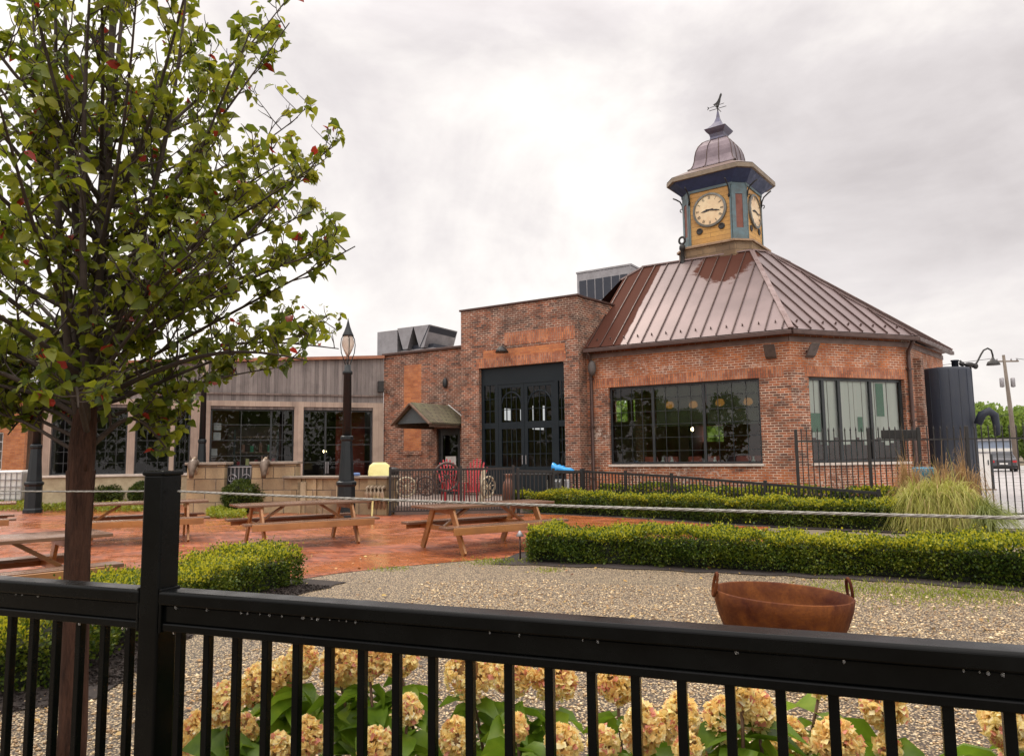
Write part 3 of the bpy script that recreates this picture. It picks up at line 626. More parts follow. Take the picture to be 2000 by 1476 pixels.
def window(parent, T, s0, s1, z0, z1, bays, cols, rows, d=.14, fw=.06, mw=.016, glass=None, mat=None, name='window', sill=None, sillm=None, thin=True):
    """frame with mullions and glazing bars; one pane per bay; bays = split positions"""
    mat = mat or METAL_DK; glass = glass or GLASS; mb = MB()
    mb.bx(s0, s1, d, d+.06, z1-fw, z1, 0, T); mb.bx(s0, s1, d, d+.06, z0, z0+fw, 0, T)
    ed = [s0]+list(bays)+[s1]
    for i, x in enumerate(ed):
        a, b = (x, x+fw) if i == 0 else (x-fw, x) if i == len(ed)-1 else (x-fw*.6, x+fw*.6)
        mb.bx(a, b, d-.002, d+.062, z0+fw, z1-fw, 0, T)
    for a, b in zip(ed, ed[1:]):
        for k in range(1, cols): x = a+(b-a)*k/cols; mb.bx(x-mw/2, x+mw/2, d+.015, d+.05, z0+fw, z1-fw, 0, T)
    for k in range(1, rows): z = z0+(z1-z0)*k/rows; mb.bx(s0+fw, s1-fw, d+.02, d+.045, z-mw/2, z+mw/2, 0, T)
    f = mb.build(name, mat, parent)
    for a, b in zip(ed, ed[1:]):
        g = MB(); g.face([T((a+.01, d+.033, z0+.01)), T((b-.01, d+.033, z0+.01)), T((b-.01, d+.033, z1-.01)), T((a+.01, d+.033, z1-.01))]); g.build('pane', glass, f)
    if sill:
        q = MB(); q.bx(s0-.04, s1+.04, -sill, d+.02, z0-.075, z0-.003, 0, T); q.build('sill', sillm or SILL, f, bevel=.006)
    return f
def offset_poly(P, d):
    n = len(P); R = []
    for i in range(n):
        p0, p1, p2 = Vector(P[i-1]), Vector(P[i]), Vector(P[(i+1) % n]); e1 = (p1-p0).normalized(); e2 = (p2-p1).normalized()
        n1 = Vector((-e1.y, e1.x)); n2 = Vector((-e2.y, e2.x)); b = (n1+n2).normalized(); R.append(tuple(p1+b*(d/max(.2, b.dot(n1)))))
    return R

# ------------------------------------------------------------------ the corner hall with the seamed roof
hall = thing('brick_hall', 'weathered brick hall with large windows under a brown standing seam hip roof', 'building', (C0.x, C0.y, 0), A1)
d2 = A2-A1; d3 = A3-A1
E2 = (4.77*cos(d2), 4.77*sin(d2)); E3 = (E2[0]+4.7*cos(d3), E2[1]+4.7*sin(d3))
EV = [(-10.4, 0), (0, 0), E2, E3, (E3[0]-2.6, 12.8), (-10.4, 12.8)]       # eave outline
WV = offset_poly(EV, .30)
ZT = atY(1466, 491, 25.6).z; RY = 4.07
TOP = [(-6.07, RY), (-1.99, RY), (-1.99+.62*cos(d2), RY+.62*sin(d2)), (-1.25, 6.6), (-1.9, 8.4), (-6.07, 8.4)]
ZE2 = ZE-.06
# walls
i0 = XF(WV[1], 0.); i1 = XF(WV[1], d2); i2 = XF(WV[2], d3)
def s_on(px, py, T, ang): # world plane of a wall given local transform
    o = T((0, 0, 0)); wo = wld(o[0], o[1]); return vp(px, py, wo, A1+ang)
w1l, w1t = s_on(1188, 752, i0, 0); w1r, _ = s_on(1482, 735, i0, 0); _, w1b = s_on(1488, 908, i0, 0)
w2l, w2t = s_on(1579, 735.5, i1, d2); w2r, _ = s_on(1766, 741, i1, d2); _, w2b = s_on(1583, 902, i1, d2)
w1t = w2t = 3.78; w1b = w2b = 1.27
len2 = hypot(WV[2][0]-WV[1][0], WV[2][1]-WV[1][1]); len3 = hypot(WV[3][0]-WV[2][0], WV[3][1]-WV[2][1])
TH = .34; mb = MB()
wall(mb, i0, -6.55, 0, -.05, ZE-.08, TH, [(w1l, w1r, w1b, w1t)], 0, 1)
wall(mb, i1, 0, len2, -.05, ZE-.08, TH, [(w2l, w2r, w2b, w2t)], 0, 1)
wall(mb, i2, 0, len3, -.05, ZE-.08, TH, [], 0, 1)
# back walls with garden windows
bT = XF(WV[4], pi); bl = WV[4][0]+6.6
hb_l = (WV[4][0]-(-4.9), WV[4][0]-(-7.2)); bT2 = XF(WV[3], atan2(WV[4][1]-WV[3][1], WV[4][0]-WV[3][0]))
BY = WV[4][1]
def back_hole(px0, px1, py0, py1):
    o = wld(0, BY-TH); a, zt = vp(px0, py0, o, A1); b, zb = vp(px1, py1, o, A1); return a, b, zb, zt
h1 = back_hole(1198, 1256, 782, 822); h2 = back_hole(1368, 1414, 832, 862)
holes = [(WV[4][0]-h[1], WV[4][0]-h[0], h[2], h[3]) for h in (h1, h2)]
wall(mb, bT, 0, bl, -.05, ZE-.08, TH, holes, 0, 1)
wall(mb, bT2, 0, hypot(WV[4][0]-WV[3][0], WV[4][1]-WV[3][1]), -.05, ZE-.08, TH, [], 0, 1)
mb.build('wall', [BRICK, INTR], hall)
mb = MB(); mb.face([(p[0], p[1], .55) for p in WV]); mb.face([(p[0], p[1], ZE-.12) for p in WV[::-1]]); mb.build('floor_and_ceiling', [INTF], hall)
mb = MB(); mb.bx(-6.62, -6.58, 4.9, 12.4, .5, ZE-.13); mb.build('partition', INTR, hall)
# soldier course lintels
mb = MB(); mb.bx(w1l-.55, -.18, -.005, .02, w1t+.004, w1t+.30, 0, i0); mb.build('soldier_lintel', SOLD, hall)
mb = MB(); mb.bx(w2l-.12, w2r+.3, -.005, .02, w2t+.004, w2t+.30, 0, i1); mb.build('soldier_lintel', SOLD, hall)
b1 = w1l+(w1r-w1l)*.305; b2 = w1l+(w1r-w1l)*.645
win = window(hall, i0, w1l, w1r, w1b, w1t, [b1, b2], 4, 6, .12, .07, .016, GLASS, sill=.06)
for a, b in ((b1, b2), (b2, w1r)):
    q = MB(); q.bx(a+.06, b-.05, .26, .27, w1b+(w1t-w1b)*.47, w1t-.03, 0, i0); q.build('roller_shade', SHADE, win)
ws = w2r-w2l
win2 = window(hall, i1, w2l, w2r, w2b, w2t, [w2l+ws*.165, w2l+ws*.33, w2l+ws*.66], 1, 1, .12, .085, .016, GLASSR, sill=.05)
q = MB(); k = 0; x = w2l+.05
while x < w2r-.1:
    dd = .24+.015*sin(k*2.2); q.bx(x, x+.155, dd, dd+.012, w2b+.62+.12*sin(k*1.3), w2t-.05, 0, i1); x += .165; k += 1
q.build('reflection_slats', PALEREFL, win2)  # slats stand in for a white wall reflected in the glass
for (a, b, c, d) in ((.74, .82, .55, .95), (.53, .58, .36, .54), (.03, .15, .36, .58)):
    q = MB(); q.bx(w2l+ws*a, w2l+ws*b, .205, .21, w2b+(w2t-w2b)*c, w2b+(w2t-w2b)*d, 0, i1); q.build('green_reflection', GREENP, win2)  # green bits of the same reflection, modelled behind the glass
# roof
def zof(p, q, r, x, y):
    a = Vector(q)-Vector(p); b = Vector(r)-Vector(p); n = a.cross(b); return p[2]-(n.x*(x-p[0])+n.y*(y-p[1]))/n.z
def roof_face(poly3, e0, e1, rib=.48, start=.24, seams=True):
    """a flat roof sheet with standing seams running up the slope from eave e0-e1"""
    n = (Vector(e1)-Vector(e0)).cross(Vector(poly3[2])-Vector(e0)).normalized()
    if n.z < 0: n = -n
    ev = (Vector(e1)-Vector(e0)).normalized(); up = n.cross(ev).normalized()
    if up.z < 0: up = -up
    roofmb.face(poly3); roofmb.face([Vector(p)-n*.05 for p in poly3][::-1])
    q = [((Vector(p)-Vector(e0)).dot(ev), (Vector(p)-Vector(e0)).dot(up)) for p in poly3]
    lo, hi = min(a for a, _ in q), max(a for a, _ in q); x = lo+start if seams else hi
    while x < hi-.05:
        ys = []
        for (a, b), (c, d) in zip(q, q[1:]+q[:1]):
            if (a-x)*(c-x) < 0: ys.append(b+(d-b)*(x-a)/(c-a))
        ys.sort()
        for y0, y1 in zip(ys[::2], ys[1::2]):
            if y1-y0 > .12:
                a = Vector(e0)+ev*x+up*(y0+.02)+n*.022; b = Vector(e0)+ev*x+up*(y1-.03)+n*.022; ribmb.bar(a, b, .028, .05, 0, n)
        # a snow guard in each pan
        if guards is not None and hi-lo > 4 and lo+.3 < x+rib/2 < hi-.3: guards.append((Vector(e0)+ev*(x+rib/2)+up*.42, n, ev))
        x += rib
roofmb = MB(); ribmb = MB(); guards = []
z3 = lambda p, z: (p[0], p[1], z)
def on1(x, y): return (x, y, ZE+(ZT-ZE)*y/RY)
hipL = lambda y: -6.07-(RY-y)*(4.33/RY)
roof_face([on1(-6.62, 0), on1(0, 0), on1(*TOP[1]), on1(*TOP[0]), on1(hipL(3.45), 3.45), on1(-6.62, 3.45)], on1(-6.62, 0), on1(0, 0))
roof_face([z3(EV[1], ZE), z3(E2, ZE), z3(TOP[2], ZT), z3(TOP[1], ZT)], z3(EV[1], ZE), z3(E2, ZE))
roof_face([z3(E2, ZE), z3(E3, ZE), z3(TOP[3], ZT), z3(TOP[2], ZT)], z3(E2, ZE), z3(E3, ZE))
gl = guards; guards = None
roof_face([z3(E3, ZE), z3(EV[4], ZE), z3(TOP[4], ZT), z3(TOP[3], ZT)], z3(E3, ZE), z3(EV[4], ZE), seams=False)
roof_face([z3(EV[4], ZE), z3(EV[5], ZE), z3(TOP[5], ZT), z3(TOP[4], ZT)], z3(EV[4], ZE), z3(EV[5], ZE), seams=False)
roof_face([z3(EV[5], ZE), (-10.4, 3.45, ZE), (hipL(3.45), 3.45, ZE+(ZT-ZE)*3.45/RY), z3(TOP[0], ZT), z3(TOP[5], ZT)], z3(EV[5], ZE), (-10.4, 3.45, ZE), seams=False)
roofmb.face([z3(p, ZT-.01) for p in TOP])
rf = roofmb.build('roof', ROOFM, hall)
ribmb.build('standing_seam', METAL_BR, rf, uv=False)
for p, n, ev in gl:
    g = MB(); up = n.cross(ev); g.bar(p, p+n*.07, .05, .02, 0, ev); g.bar(p-up*.04, p+up*.04, .05, .012, 0, n); g.build('snow_guard', METAL_BR, rf, uv=False)
cap = MB()
for a, b in ((0, 1), (1, 2), (2, 3)):
    cap.bar(Vector(z3(TOP[a], ZT+.02)), Vector(z3(TOP[b], ZT+.02)), .14, .05, 0)
for a, b in (((0, 0, ZE), TOP[1]), ((*E2, ZE), TOP[2]), ((*E3, ZE), TOP[3])):
    cap.bar(Vector(a)+Vector((0, 0, .02)), Vector(z3(b, ZT+.02)), .16, .045, 0)
cap.bar(Vector(on1(hipL(3.45), 3.45))+Vector((0, 0, .02)), Vector(z3(TOP[0], ZT+.02)), .14, .05, 0)
cap.build('ridge_cap', plain('ridge_metal', (.26, .19, .18), (.16, .10, .09), 3, .4, .4, .05), rf)
# fascia and gutter
fm = MB()
def gutter(a, b, za, zb):
    a3 = Vector((a[0], a[1], za-.10)); b3 = Vector((b[0], b[1], zb-.10)); fm.bar(a3, b3, .13, .13, 0)
gutter((-6.62, -.02), (.02, -.02), ZE, ZE); gutter((.03, -.01), (E2[0]+.02, E2[1]-.02), ZE, ZE); gutter((E2[0]+.02, E2[1]), E3, ZE, ZE)
fm.build('gutter', METAL_BR, rf, bevel=.02)
fb = MB(); fb.bx(-6.55, .0, -.03, .02, ZE-.32, ZE-.17, 0, i0); fb.bx(0, len2, -.03, .02, ZE-.32, ZE-.17, 0, i1); fb.bx(0, len3, -.03, .02, ZE-.32, ZE-.17, 0, i2); fb.build('fascia_board', plain('fascia_brown', (.20, .13, .11), (.13, .08, .07), 3, .6), hall)
def pipe(T, s, z0, z1, parent, r=.05):
    m_ = MB(); m_.tube([T((s, -.30, z1)), T((s, -.22, z1-.10)), T((s, -.075, z1-.32)), T((s, -.07, z1-.5)), T((s, -.07, z0+.15)), T((s, -.12, z0+.02))], r, 8)
    for z in (z0+.8, (z0+z1)/2, z1-.9): m_.bx(s-r*1.4, s+r*1.4, -.075-r*1.15, .01, z, z+.05, 0, T)
    return m_.build('downpipe', METAL_BR, parent, uv=False)
pipe(i0, -6.33, 0, ZE-.14, hall, .055); pipe(i1, len2-.06, 0, ZE-.14, hall, .06)
pm = MB(); pm.bx(.55, .85, -.22, .02, 0, 4.5, 0, i2); pm.build('brick_pilaster', BRICKD, hall)
# lamps and speakers under the eave
def flood(T, s, z, kind, label):
    r = thing('wall_light', label, 'wall light', hall.matrix_basis @ Vector(T((s, 0, z))), A1+atan2(T((1, 0, 0))[1]-T((0, 0, 0))[1], T((1, 0, 0))[0]-T((0, 0, 0))[0]))
    m_ = MB(); m_.bar((0, 0, .02), (0, -.14, .05), .05, .05); m_.build('bracket', METAL_BR, r)
    h = MB(); a = .55
    rr = lambda p: (p[0], -.22+p[1]*cos(a)-p[2]*sin(a), p[1]*sin(a)*-1+p[2]*cos(a))
    h.loft([[rr((x*k, y, z_*k)) for x, z_ in ((-.16, -.2), (.16, -.2), (.16, .2), (-.16, .2))] for y, k in ((-.1, 1.), (.03, .96), (.1, .7))]); h.build('housing', plain('bronze_housing', (.13, .10, .09), (.08, .06, .055), 6, .5), r, bevel=.01)
    return r
hall.matrix_basis  # world transform of the hall is its own basis
flood(i0, s_on(1508, 690, i0, 0)[0], s_on(1508, 690, i0, 0)[1], 0, 'brown box floodlight under the eave, left of the hall corner')
flood(i1, s_on(1575, 688, i1, d2)[0], s_on(1575, 688, i1, d2)[1], 0, 'brown box floodlight under the eave, right of the hall corner')
s_, z_ = s_on(1161, 720, i0, 0)
r = thing('wall_speaker', 'dark oval speaker on the brick beside the gutter downpipe', 'speaker', hall.matrix_basis @ Vector(i0((s_, 0, z_))), A1)
MB().bar((0, .0, 0), (0, -.12, 0), .06, .06).build('bracket', METAL_BK2, r); MB().ball((0, -.19, 0), 1., 12, 9, 0, (.15, .11, .26)).build('housing', plain('speaker_shell', (.10, .085, .08), (.07, .06, .055), 8, .55), r)

# ------------------------------------------------------------------ clock tower on the hall roof
tw_y = RY+1.36; _p0 = wld(0, tw_y); tx, _ = vp(1411.5, 440, _p0, A1); tw = wld(tx, tw_y); AT = A1-radians(5)
tower = thing('clock_tower', 'ochre and teal clock tower with a bell shaped metal dome and weathervane', 'clock tower', (tw.x, tw.y, 0), AT)
zz = lambda y, dx=0: atY(1411.5, y, tw.y+dx).z
def octa(w, c): h = w/2; return [(-h+c, -h), (h-c, -h), (h, -h+c), (h, h-c), (h-c, h), (-h+c, h), (-h, h-c), (-h, -h+c)]
def ring(w, c, z): return [(x, y, z) for x, y in octa(w, c)]
zb0, zb1, zc0, zc1, zd0 = ZT-.25, zz(472, -1.1), zz(363, -1.1), zz(366)+.13, zz(335)
WT, CH = 2.42, .40
MB().loft([ring(WT+.36, CH+.06, zb0), ring(WT+.36, CH+.06, zb1-.14)]).build('plinth', TBASE, tower)
MB().loft([ring(WT+.5, CH+.08, zb1-.138), ring(WT+.5, CH+.08, zb1-.07), ring(WT+.14, CH+.03, zb1)]).build('plinth_cap', plain('tan_ledge', (.34, .22, .13), (.20, .13, .08), 5, .7), tower)
MB().loft([ring(WT, CH, zb1), ring(WT, CH, zc0+.02)]).build('shaft', OCHRE, tower)
tb = MB(); hw = WT/2
for k in range(4):
    ca, sa = cos(k*pi/2), sin(k*pi/2); R4 = lambda p: (ca*p[0]-sa*p[1], sa*p[0]+ca*p[1], p[2])
    for sx in (-1, 1): x0 = sx*(hw-CH-.055); tb.bx(min(x0, x0+sx*.055), max(x0, x0+sx*.055), -hw-.035, -hw+.01, zb1+.004, zc0-.10, 0, R4)
    tb.bx(-hw+CH-.055, hw-CH+.055, -hw-.04, -hw+.01, zc0-.098, zc0+.02, 0, R4)
    cxy = hw-CH/2; cc = lambda p, q=R4: q((cxy+(p[0]-p[1]*-1*0)*cos(pi/4)+p[1]*cos(pi/4)*1, -cxy+p[0]*sin(pi/4)-p[1]*sin(pi/4), p[2]))
    l = CH*sqrt(2)/2
    tb.bx(-l, -l+.15, -.01, .03, zb1+.004, zc0+.02, 0, cc); tb.bx(l-.15, l, -.01, .03, zb1+.004, zc0+.02, 0, cc)
    tb.bx(-l+.15, l-.15, -.01, .03, zb1+.004, zb1+.42, 0, cc); tb.bx(-l+.15, l-.15, -.01, .03, zc0-.42, zc0+.02, 0, cc)
tb.build('corner_trim', TEAL, tower)
for k in range(4):
    ca, sa = cos(k*pi/2), sin(k*pi/2); R4 = lambda p, ca=ca, sa=sa: (ca*p[0]-sa*p[1], sa*p[0]+ca*p[1], p[2])
    cxy = hw-CH/2; l = CH*sqrt(2)/2-.15
    cc = lambda p: R4((cxy+p[0]*cos(pi/4)+p[1]*cos(pi/4), -cxy+p[0]*sin(pi/4)-p[1]*sin(pi/4), p[2]))
    q = MB(); q.bx(-l, l, -.01, .012, zb1+.42, zc0-.42, 0, cc); q.build('red_panel', REDP, tower)
    # dials
    zc = zb1+(zc0-zb1)*.585; R = .56
    dz = MB(); dz.loft([[R4((R*cos(t), -hw-d, zc+R*sin(t))) for t in [2*pi*i/40 for i in range(40)]] for d in (-.005, .045)]); f = dz.build('clock_face', DIAL, tower)
    rg = MB(); n = 40
    for i in range(n):
        a, b = 2*pi*i/n, 2*pi*(i+1)/n
        P = lambda t, r, d: R4((r*cos(t), -hw-d, zc+r*sin(t)))
        rg.face([P(a, R, .09), P(b, R, .09), P(b, R+.075, .075), P(a, R+.075, .075)]); rg.face([P(a, R+.075, .075), P(b, R+.075, .075), P(b, R+.085, 0), P(a, R+.085, 0)]); rg.face([P(a, R, .04), P(b, R, .04), P(b, R, .09), P(a, R, .09)])
    rg.build('rim', BRASS, f)
    nm = MB()
    rom = ['XII', 'I', 'II', 'III', 'IIII', 'V', 'VI', 'VII', 'VIII', 'IX', 'X', 'XI']
    for i, s in enumerate(rom):
        th = pi/2-i*pi/6
        wds = {'I': .022, 'V': .055, 'X': .055}; tot = sum(wds[ch] for ch in s); x = -tot/2
        def bar2(x0, y0, x1, y1):
            def q(x, y): rr = R*.83+y; return R4((rr*cos(th)+x*sin(th), -hw-.049, zc+rr*sin(th)-x*cos(th)))
            d = Vector((y1-y0, -(x1-x0))); d = d.normalized()*.006; nm.face([q(x0-d.x, y0-d.y), q(x0+d.x, y0+d.y), q(x1+d.x, y1+d.y), q(x1-d.x, y1-d.y)])
        for ch in s:
            wv = wds[ch]; xc = x+wv/2; h = .06
            if ch == 'I': bar2(xc, -h, xc, h)
            elif ch == 'V': bar2(xc-.02, h, xc, -h); bar2(xc+.02, h, xc, -h)
            else: bar2(xc-.02, h, xc+.02, -h); bar2(xc+.02, h, xc-.02, -h)
            x += wv
    nm.build('numerals', INK, f, uv=False)
    for nme, ang, ln, wd in (('hour_hand', radians(188), .33, .05), ('minute_hand', radians(-11), .44, .036)):
        h = MB(); c, s = cos(ang), sin(ang); dd = .062 if nme[0] == 'h' else .072
        H = lambda x, y: R4((x*c-y*s, -hw-dd, zc+x*s+y*c)); H2 = lambda x, y: R4((x*c-y*s, -hw-dd+.008, zc+x*s+y*c))
        pl = [(-.14, -.012), (0, -wd*.5), (ln*.6, -wd*.7), (ln, 0), (ln*.6, wd*.7), (0, wd*.5), (-.14, .012)]
        h.loft([[H(*p) for p in pl], [H2(*p) for p in pl]]); h.build(nme, INK, f, uv=False)
    for x, z in ((-.42, .50), (.42, .55)):
        q = MB(); q.loft([[R4((x+r*cos(t), -hw-d, zb1+z+r*sin(t))) for t in [2*pi*i/14 for i in range(14)]] for d, r in ((0, .12), (.03, .12), (.04, .09), (.02, .06))]); q.build('vent_rosette', METAL_BK2, tower)
    # scroll brackets under the eave
    for sx in (-1, 1):
        q = MB(); xx = sx*(hw-CH-.05)
        q.tube([R4((xx, -hw-.03, zc0-.52)), R4((xx, -hw-.06, zc0-.3)), R4((xx, -hw-.14, zc0-.14)), R4((xx, -hw-.30, zc0-.02)), R4((xx, -hw-.42, zc0+.05))], .028, 6)
        q.tube([R4((xx, -hw-.03+.06*cos(t)-.06, zc0-.50+.06*sin(t))) for t in [i*.6 for i in range(9)]], .02, 5); q.build('scroll_bracket', METAL_BK2, tower, uv=False)
WC = 3.32; CC = .40
MB().loft([ring(WT+.10, CH+.03, zc0), ring(WC-.16, CC, zc1-.13)]).build('soffit', NAVY, tower)
MB().loft([ring(WC-.1, CC, zc1-.128), ring(WC, CC+.02, zc1-.12), ring(WC, CC+.02, zc1+.02), ring(WC-.06, CC, zc1+.05)]).build('eave_fascia', plain('tan_eave_fascia', (.24, .18, .12), (.15, .12, .09), 4, .6), tower)
MB().loft([ring(WC-.02, CC, zc1+.051), ring(1.75, .1, zd0-.02)]).build('eave_roof', plain('eave_copper', (.17, .11, .085), (.12, .08, .07), 4, .5, .3), tower)
# bell dome on a square plan
zn, zbr, zsp = zz(274), zz(255), zz(218)
def sq(w, z): h = w/2; return [(-h, -h, z), (h, -h, z), (h, h, z), (-h, h, z)]
prof = [(1.86, 0), (1.66, .06), (1.54, .16), (1.46, .30), (1.42, .46), (1.36, .60), (1.22, .76), (.98, .90), (.72, .97), (.56, 1.)]
DZ = zn-zd0
MB().loft([sq(w_, zd0-.03+DZ*t) for w_, t in prof]).build('dome', DOMEM, tower)
rb = MB()
for k in range(4):
    ca, sa = cos(k*pi/2), sin(k*pi/2); R4 = lambda p: (ca*p[0]-sa*p[1], sa*p[0]+ca*p[1], p[2])
    for fx in (-1, -.33, .33):
        pts = [R4((fx*w_/2, -w_/2-.005, zd0-.03+DZ*t)) for w_, t in prof]; rb.tube(pts, .018, 4)
rb.build('dome_seam', METAL_BR, tower, uv=False)
MB().loft([sq(.54, zn-.01), sq(.50, zn+.08), sq(.56, zn+.2), sq(.72, zbr-.1), sq(.84, zbr)]).build('neck', SPIREM, tower)
hsp = zsp-zbr
MB().loft([sq(.84, zbr+.002), sq(.62, zbr+.10*hsp), sq(.42, zbr+.24*hsp), sq(.24, zbr+.42*hsp), sq(.12, zbr+.65*hsp), sq(.05, zbr+hsp)]).build('spire', SPIREM, tower)
zv = zz(186)
vn = MB(); vn.tube([(0, 0, zsp-.03), (0, 0, zv-.35)], [.025, .016], 6); vn.ball((0, 0, zsp+.22), .06, 8, 6)
for a in (0, pi/2): vn.bar((-.34*cos(a), -.34*sin(a), zsp+.12), (.34*cos(a), .34*sin(a), zsp+.12), .018, .018)
v_ = vn.build('weathervane', METAL_BK2, tower, uv=False)
ar = MB()
fig = [(-.07, -.02), (-.02, -.10), (.06, -.04), (.10, .06), (.12, .20), (.17, .34), (.15, .42), (.10, .36), (.06, .24), (.0, .12), (-.06, .06), (-.16, .02)]
ar.prism(fig, -.015, .015, 0, lambda p: (p[0]*1.1, p[2], zv-.36+p[1]*.95)); ar.bar((-.30, 0, zv-.42), (.26, 0, zv-.40), .016, .016); ar.prism([(-.34, 0), (-.44, .07), (-.40, 0), (-.44, -.07)], -.012, .012, 0, lambda p: (p[0]+.02, p[2], zv-.42+p[1]))
ar.build('bird_pointer', METAL_BK2, v_, uv=False)
# lifting hook at the tower foot
hp = atY(1332, 470, tw.y-.6); hk = thing('iron_hook', 'black iron eye hook standing left of the clock tower foot', 'hook', (hp.x, hp.y, 0), A1)
q = MB(); q.tube([(.11*cos(t), 0, hp.z+.0+.13*sin(t)) for t in [i*2*pi/16 for i in range(17)]], .042, 6); q.build('ring', METAL_BK2, hk, uv=False)
q = MB(); q.lathe([(.10, ZT-.5), (.10, ZT-.1), (.06, hp.z-.38), (.12, hp.z-.33), (.11, hp.z-.22), (.05, hp.z-.12)], 10); q.build('stem', METAL_BK2, hk, uv=False)

# ------------------------------------------------------------------ gate block
GO = .55; cl_ = wld(-6.52, .30-GO); gs0, gzt = vp(1127, 574, (cl_.x, cl_.y), A1)
GR = Vector((cl_.x+U1.x*gs0, cl_.y+U1.y*gs0)); GW = 4.78; GZ = 6.86; GD = 3.9
gate = thing('gate_block', 'tall flat topped brick block with a huge dark glazed door', 'building', (GR.x, GR.y, 0), A1)
gl0, gdt = vp(935, 720, GR, A1); gl1, gdt2 = vp(1101, 705, GR, A1); gdt = (gdt+gdt2)/2
I0 = XF((0, 0), 0.); mb = MB()
wall(mb, I0, -GW, 0, -.05, GZ, .4, [(gl0, gl1, .25, gdt)], 0, 1)
bo = wld(0, 0)
IS = XF((0, .402), pi/2-.15); wall(mb, IS, 0, GD, -.05, GZ-.003, .35, [(.75, 3.75, .5, 4.2)], 0, 1)
bo = Vector((GR.x+N1.x*9., GR.y+N1.y*9.)); gh = []; lh = []; bl_ = Vector((GR.x-U1.x*GW+U1.x*.35, GR.y-U1.y*GW+U1.y*.35))
for (x0, x1, y0, y1) in ((985, 1012, 795, 822), (1016, 1036, 797, 822), (1040, 1056, 790, 822), (1060, 1078, 790, 822), (1040, 1076, 832, 840)):
    a, zt_ = vp(x0, y0, bl_, A1+pi/2); b, zb_ = vp(x1, y1, bl_, A1+pi/2); lh.append((9-max(a, b), 9-min(a, b), zb_, zt_))
for (x0, x1, y0, y1) in ((1196, 1226, 782, 823), (1231, 1258, 780, 822)):
    a, zt_ = vp(x0, y0, bo, A1); b, zb_ = vp(x1, y1, bo, A1); gh.append((-b, -a, zb_, zt_))
IB = XF((0, 9.35), pi); wall(mb, IB, -.6, GW, -.05, GZ-.004, .35, gh, 0, 1)
IL = XF((-GW, 9.), -pi/2); wall(mb, IL, 0, 8.598, -.05, GZ-.003, .35, lh, 0, 1)
mb.build('wall', [BRICKD, INTW], gate)
mb = MB(); mb.face([(-GW+.02, .1, GZ-.35), (-.02, .1, GZ-.35), (-.02, 9.3, GZ-.35), (-GW+.02, 9.3, GZ-.35)]); mb.face([(-GW+.02, .3, .2), (-.02, .3, .2), (-.02, 9.3, .2), (-GW+.02, 9.3, .2)]); mb.build('roof_deck', GREYR, gate)
mb = MB(); mb.bx(-GW-.05, .05, -.05, .42, GZ+.002, GZ+.07); mb.bx(0, GD, -.05, .38, GZ+.002, GZ+.07, 0, XF((0, .423), pi/2-.15)); mb.bx(-GW-.05, -GW+.37, .423, 9.3, GZ+.002, GZ+.07); mb.build('coping', METAL_BR, gate, bevel=.008)
mb = MB(); mb.bx(-2.9, -.12, -.006, .02, GZ-1.42, GZ-.98); mb.build('soldier_band', SOLD, gate)
mb = MB(); mb.bx(gl0-.1, gl1+.1, -.008, .02, gdt+.004, gdt+.34); mb.build('soldier_lintel', SOLD, gate)
mb = MB(); mb.bx(gl0+.2, gl1+.05, -.004, .02, gdt+.345, gdt+.62); mb.build('orange_brick_patch', BRICKO, gate)
# the big door
DW = gl1-gl0; gd = MB(); y0 = .16
gd.bx(gl0, gl1, y0, y0+.1, gdt-.62, gdt); gd.bx(gl0, gl0+.12, y0, y0+.1, .25, gdt-.62); gd.bx(gl1-.10, gl1, y0, y0+.1, .25, gdt-.62)
sl_ = gl0+DW*.185; sr_ = gl1-DW*.115; mid = gl0+DW*.515
gd.bx(sl_-.07, sl_+.07, y0, y0+.1, .25, gdt-.62); gd.bx(sr_-.07, sr_+.07, y0, y0+.1, .25, gdt-.62)
for a, b in ((gl0+.12, sl_-.07), (sr_+.07, gl1-.10)):
    gd.bx(a, b, y0+.01, y0+.09, .25, 1.25); gd.bx(a, b, y0+.01, y0+.09, 2.55, 2.75)
    x = (a+b)/2; gd.bx(x-.014, x+.014, y0+.03, y0+.07, 1.25, 2.55); gd.bx(x-.014, x+.014, y0+.03, y0+.07, 2.75, gdt-.62)
    for k in range(1, 3): gd.bx(a, b, y0+.035, y0+.065, 1.25+.43*k-.012, 1.25+.43*k+.012); gd.bx(a, b, y0+.035, y0+.065, 2.75+.42*k-.012, 2.75+.42*k+.012)
gdo = gd.build('door_frame', DOORM, gate)
for a, b in ((gl0+.12, sl_-.07), (sr_+.07, gl1-.10)):
    p_ = MB(); p_.face([(a, y0+.05, 1.25), (b, y0+.05, 1.25), (b, y0+.05, gdt-.62), (a, y0+.05, gdt-.62)]); p_.build('pane', GLASSD, gdo)
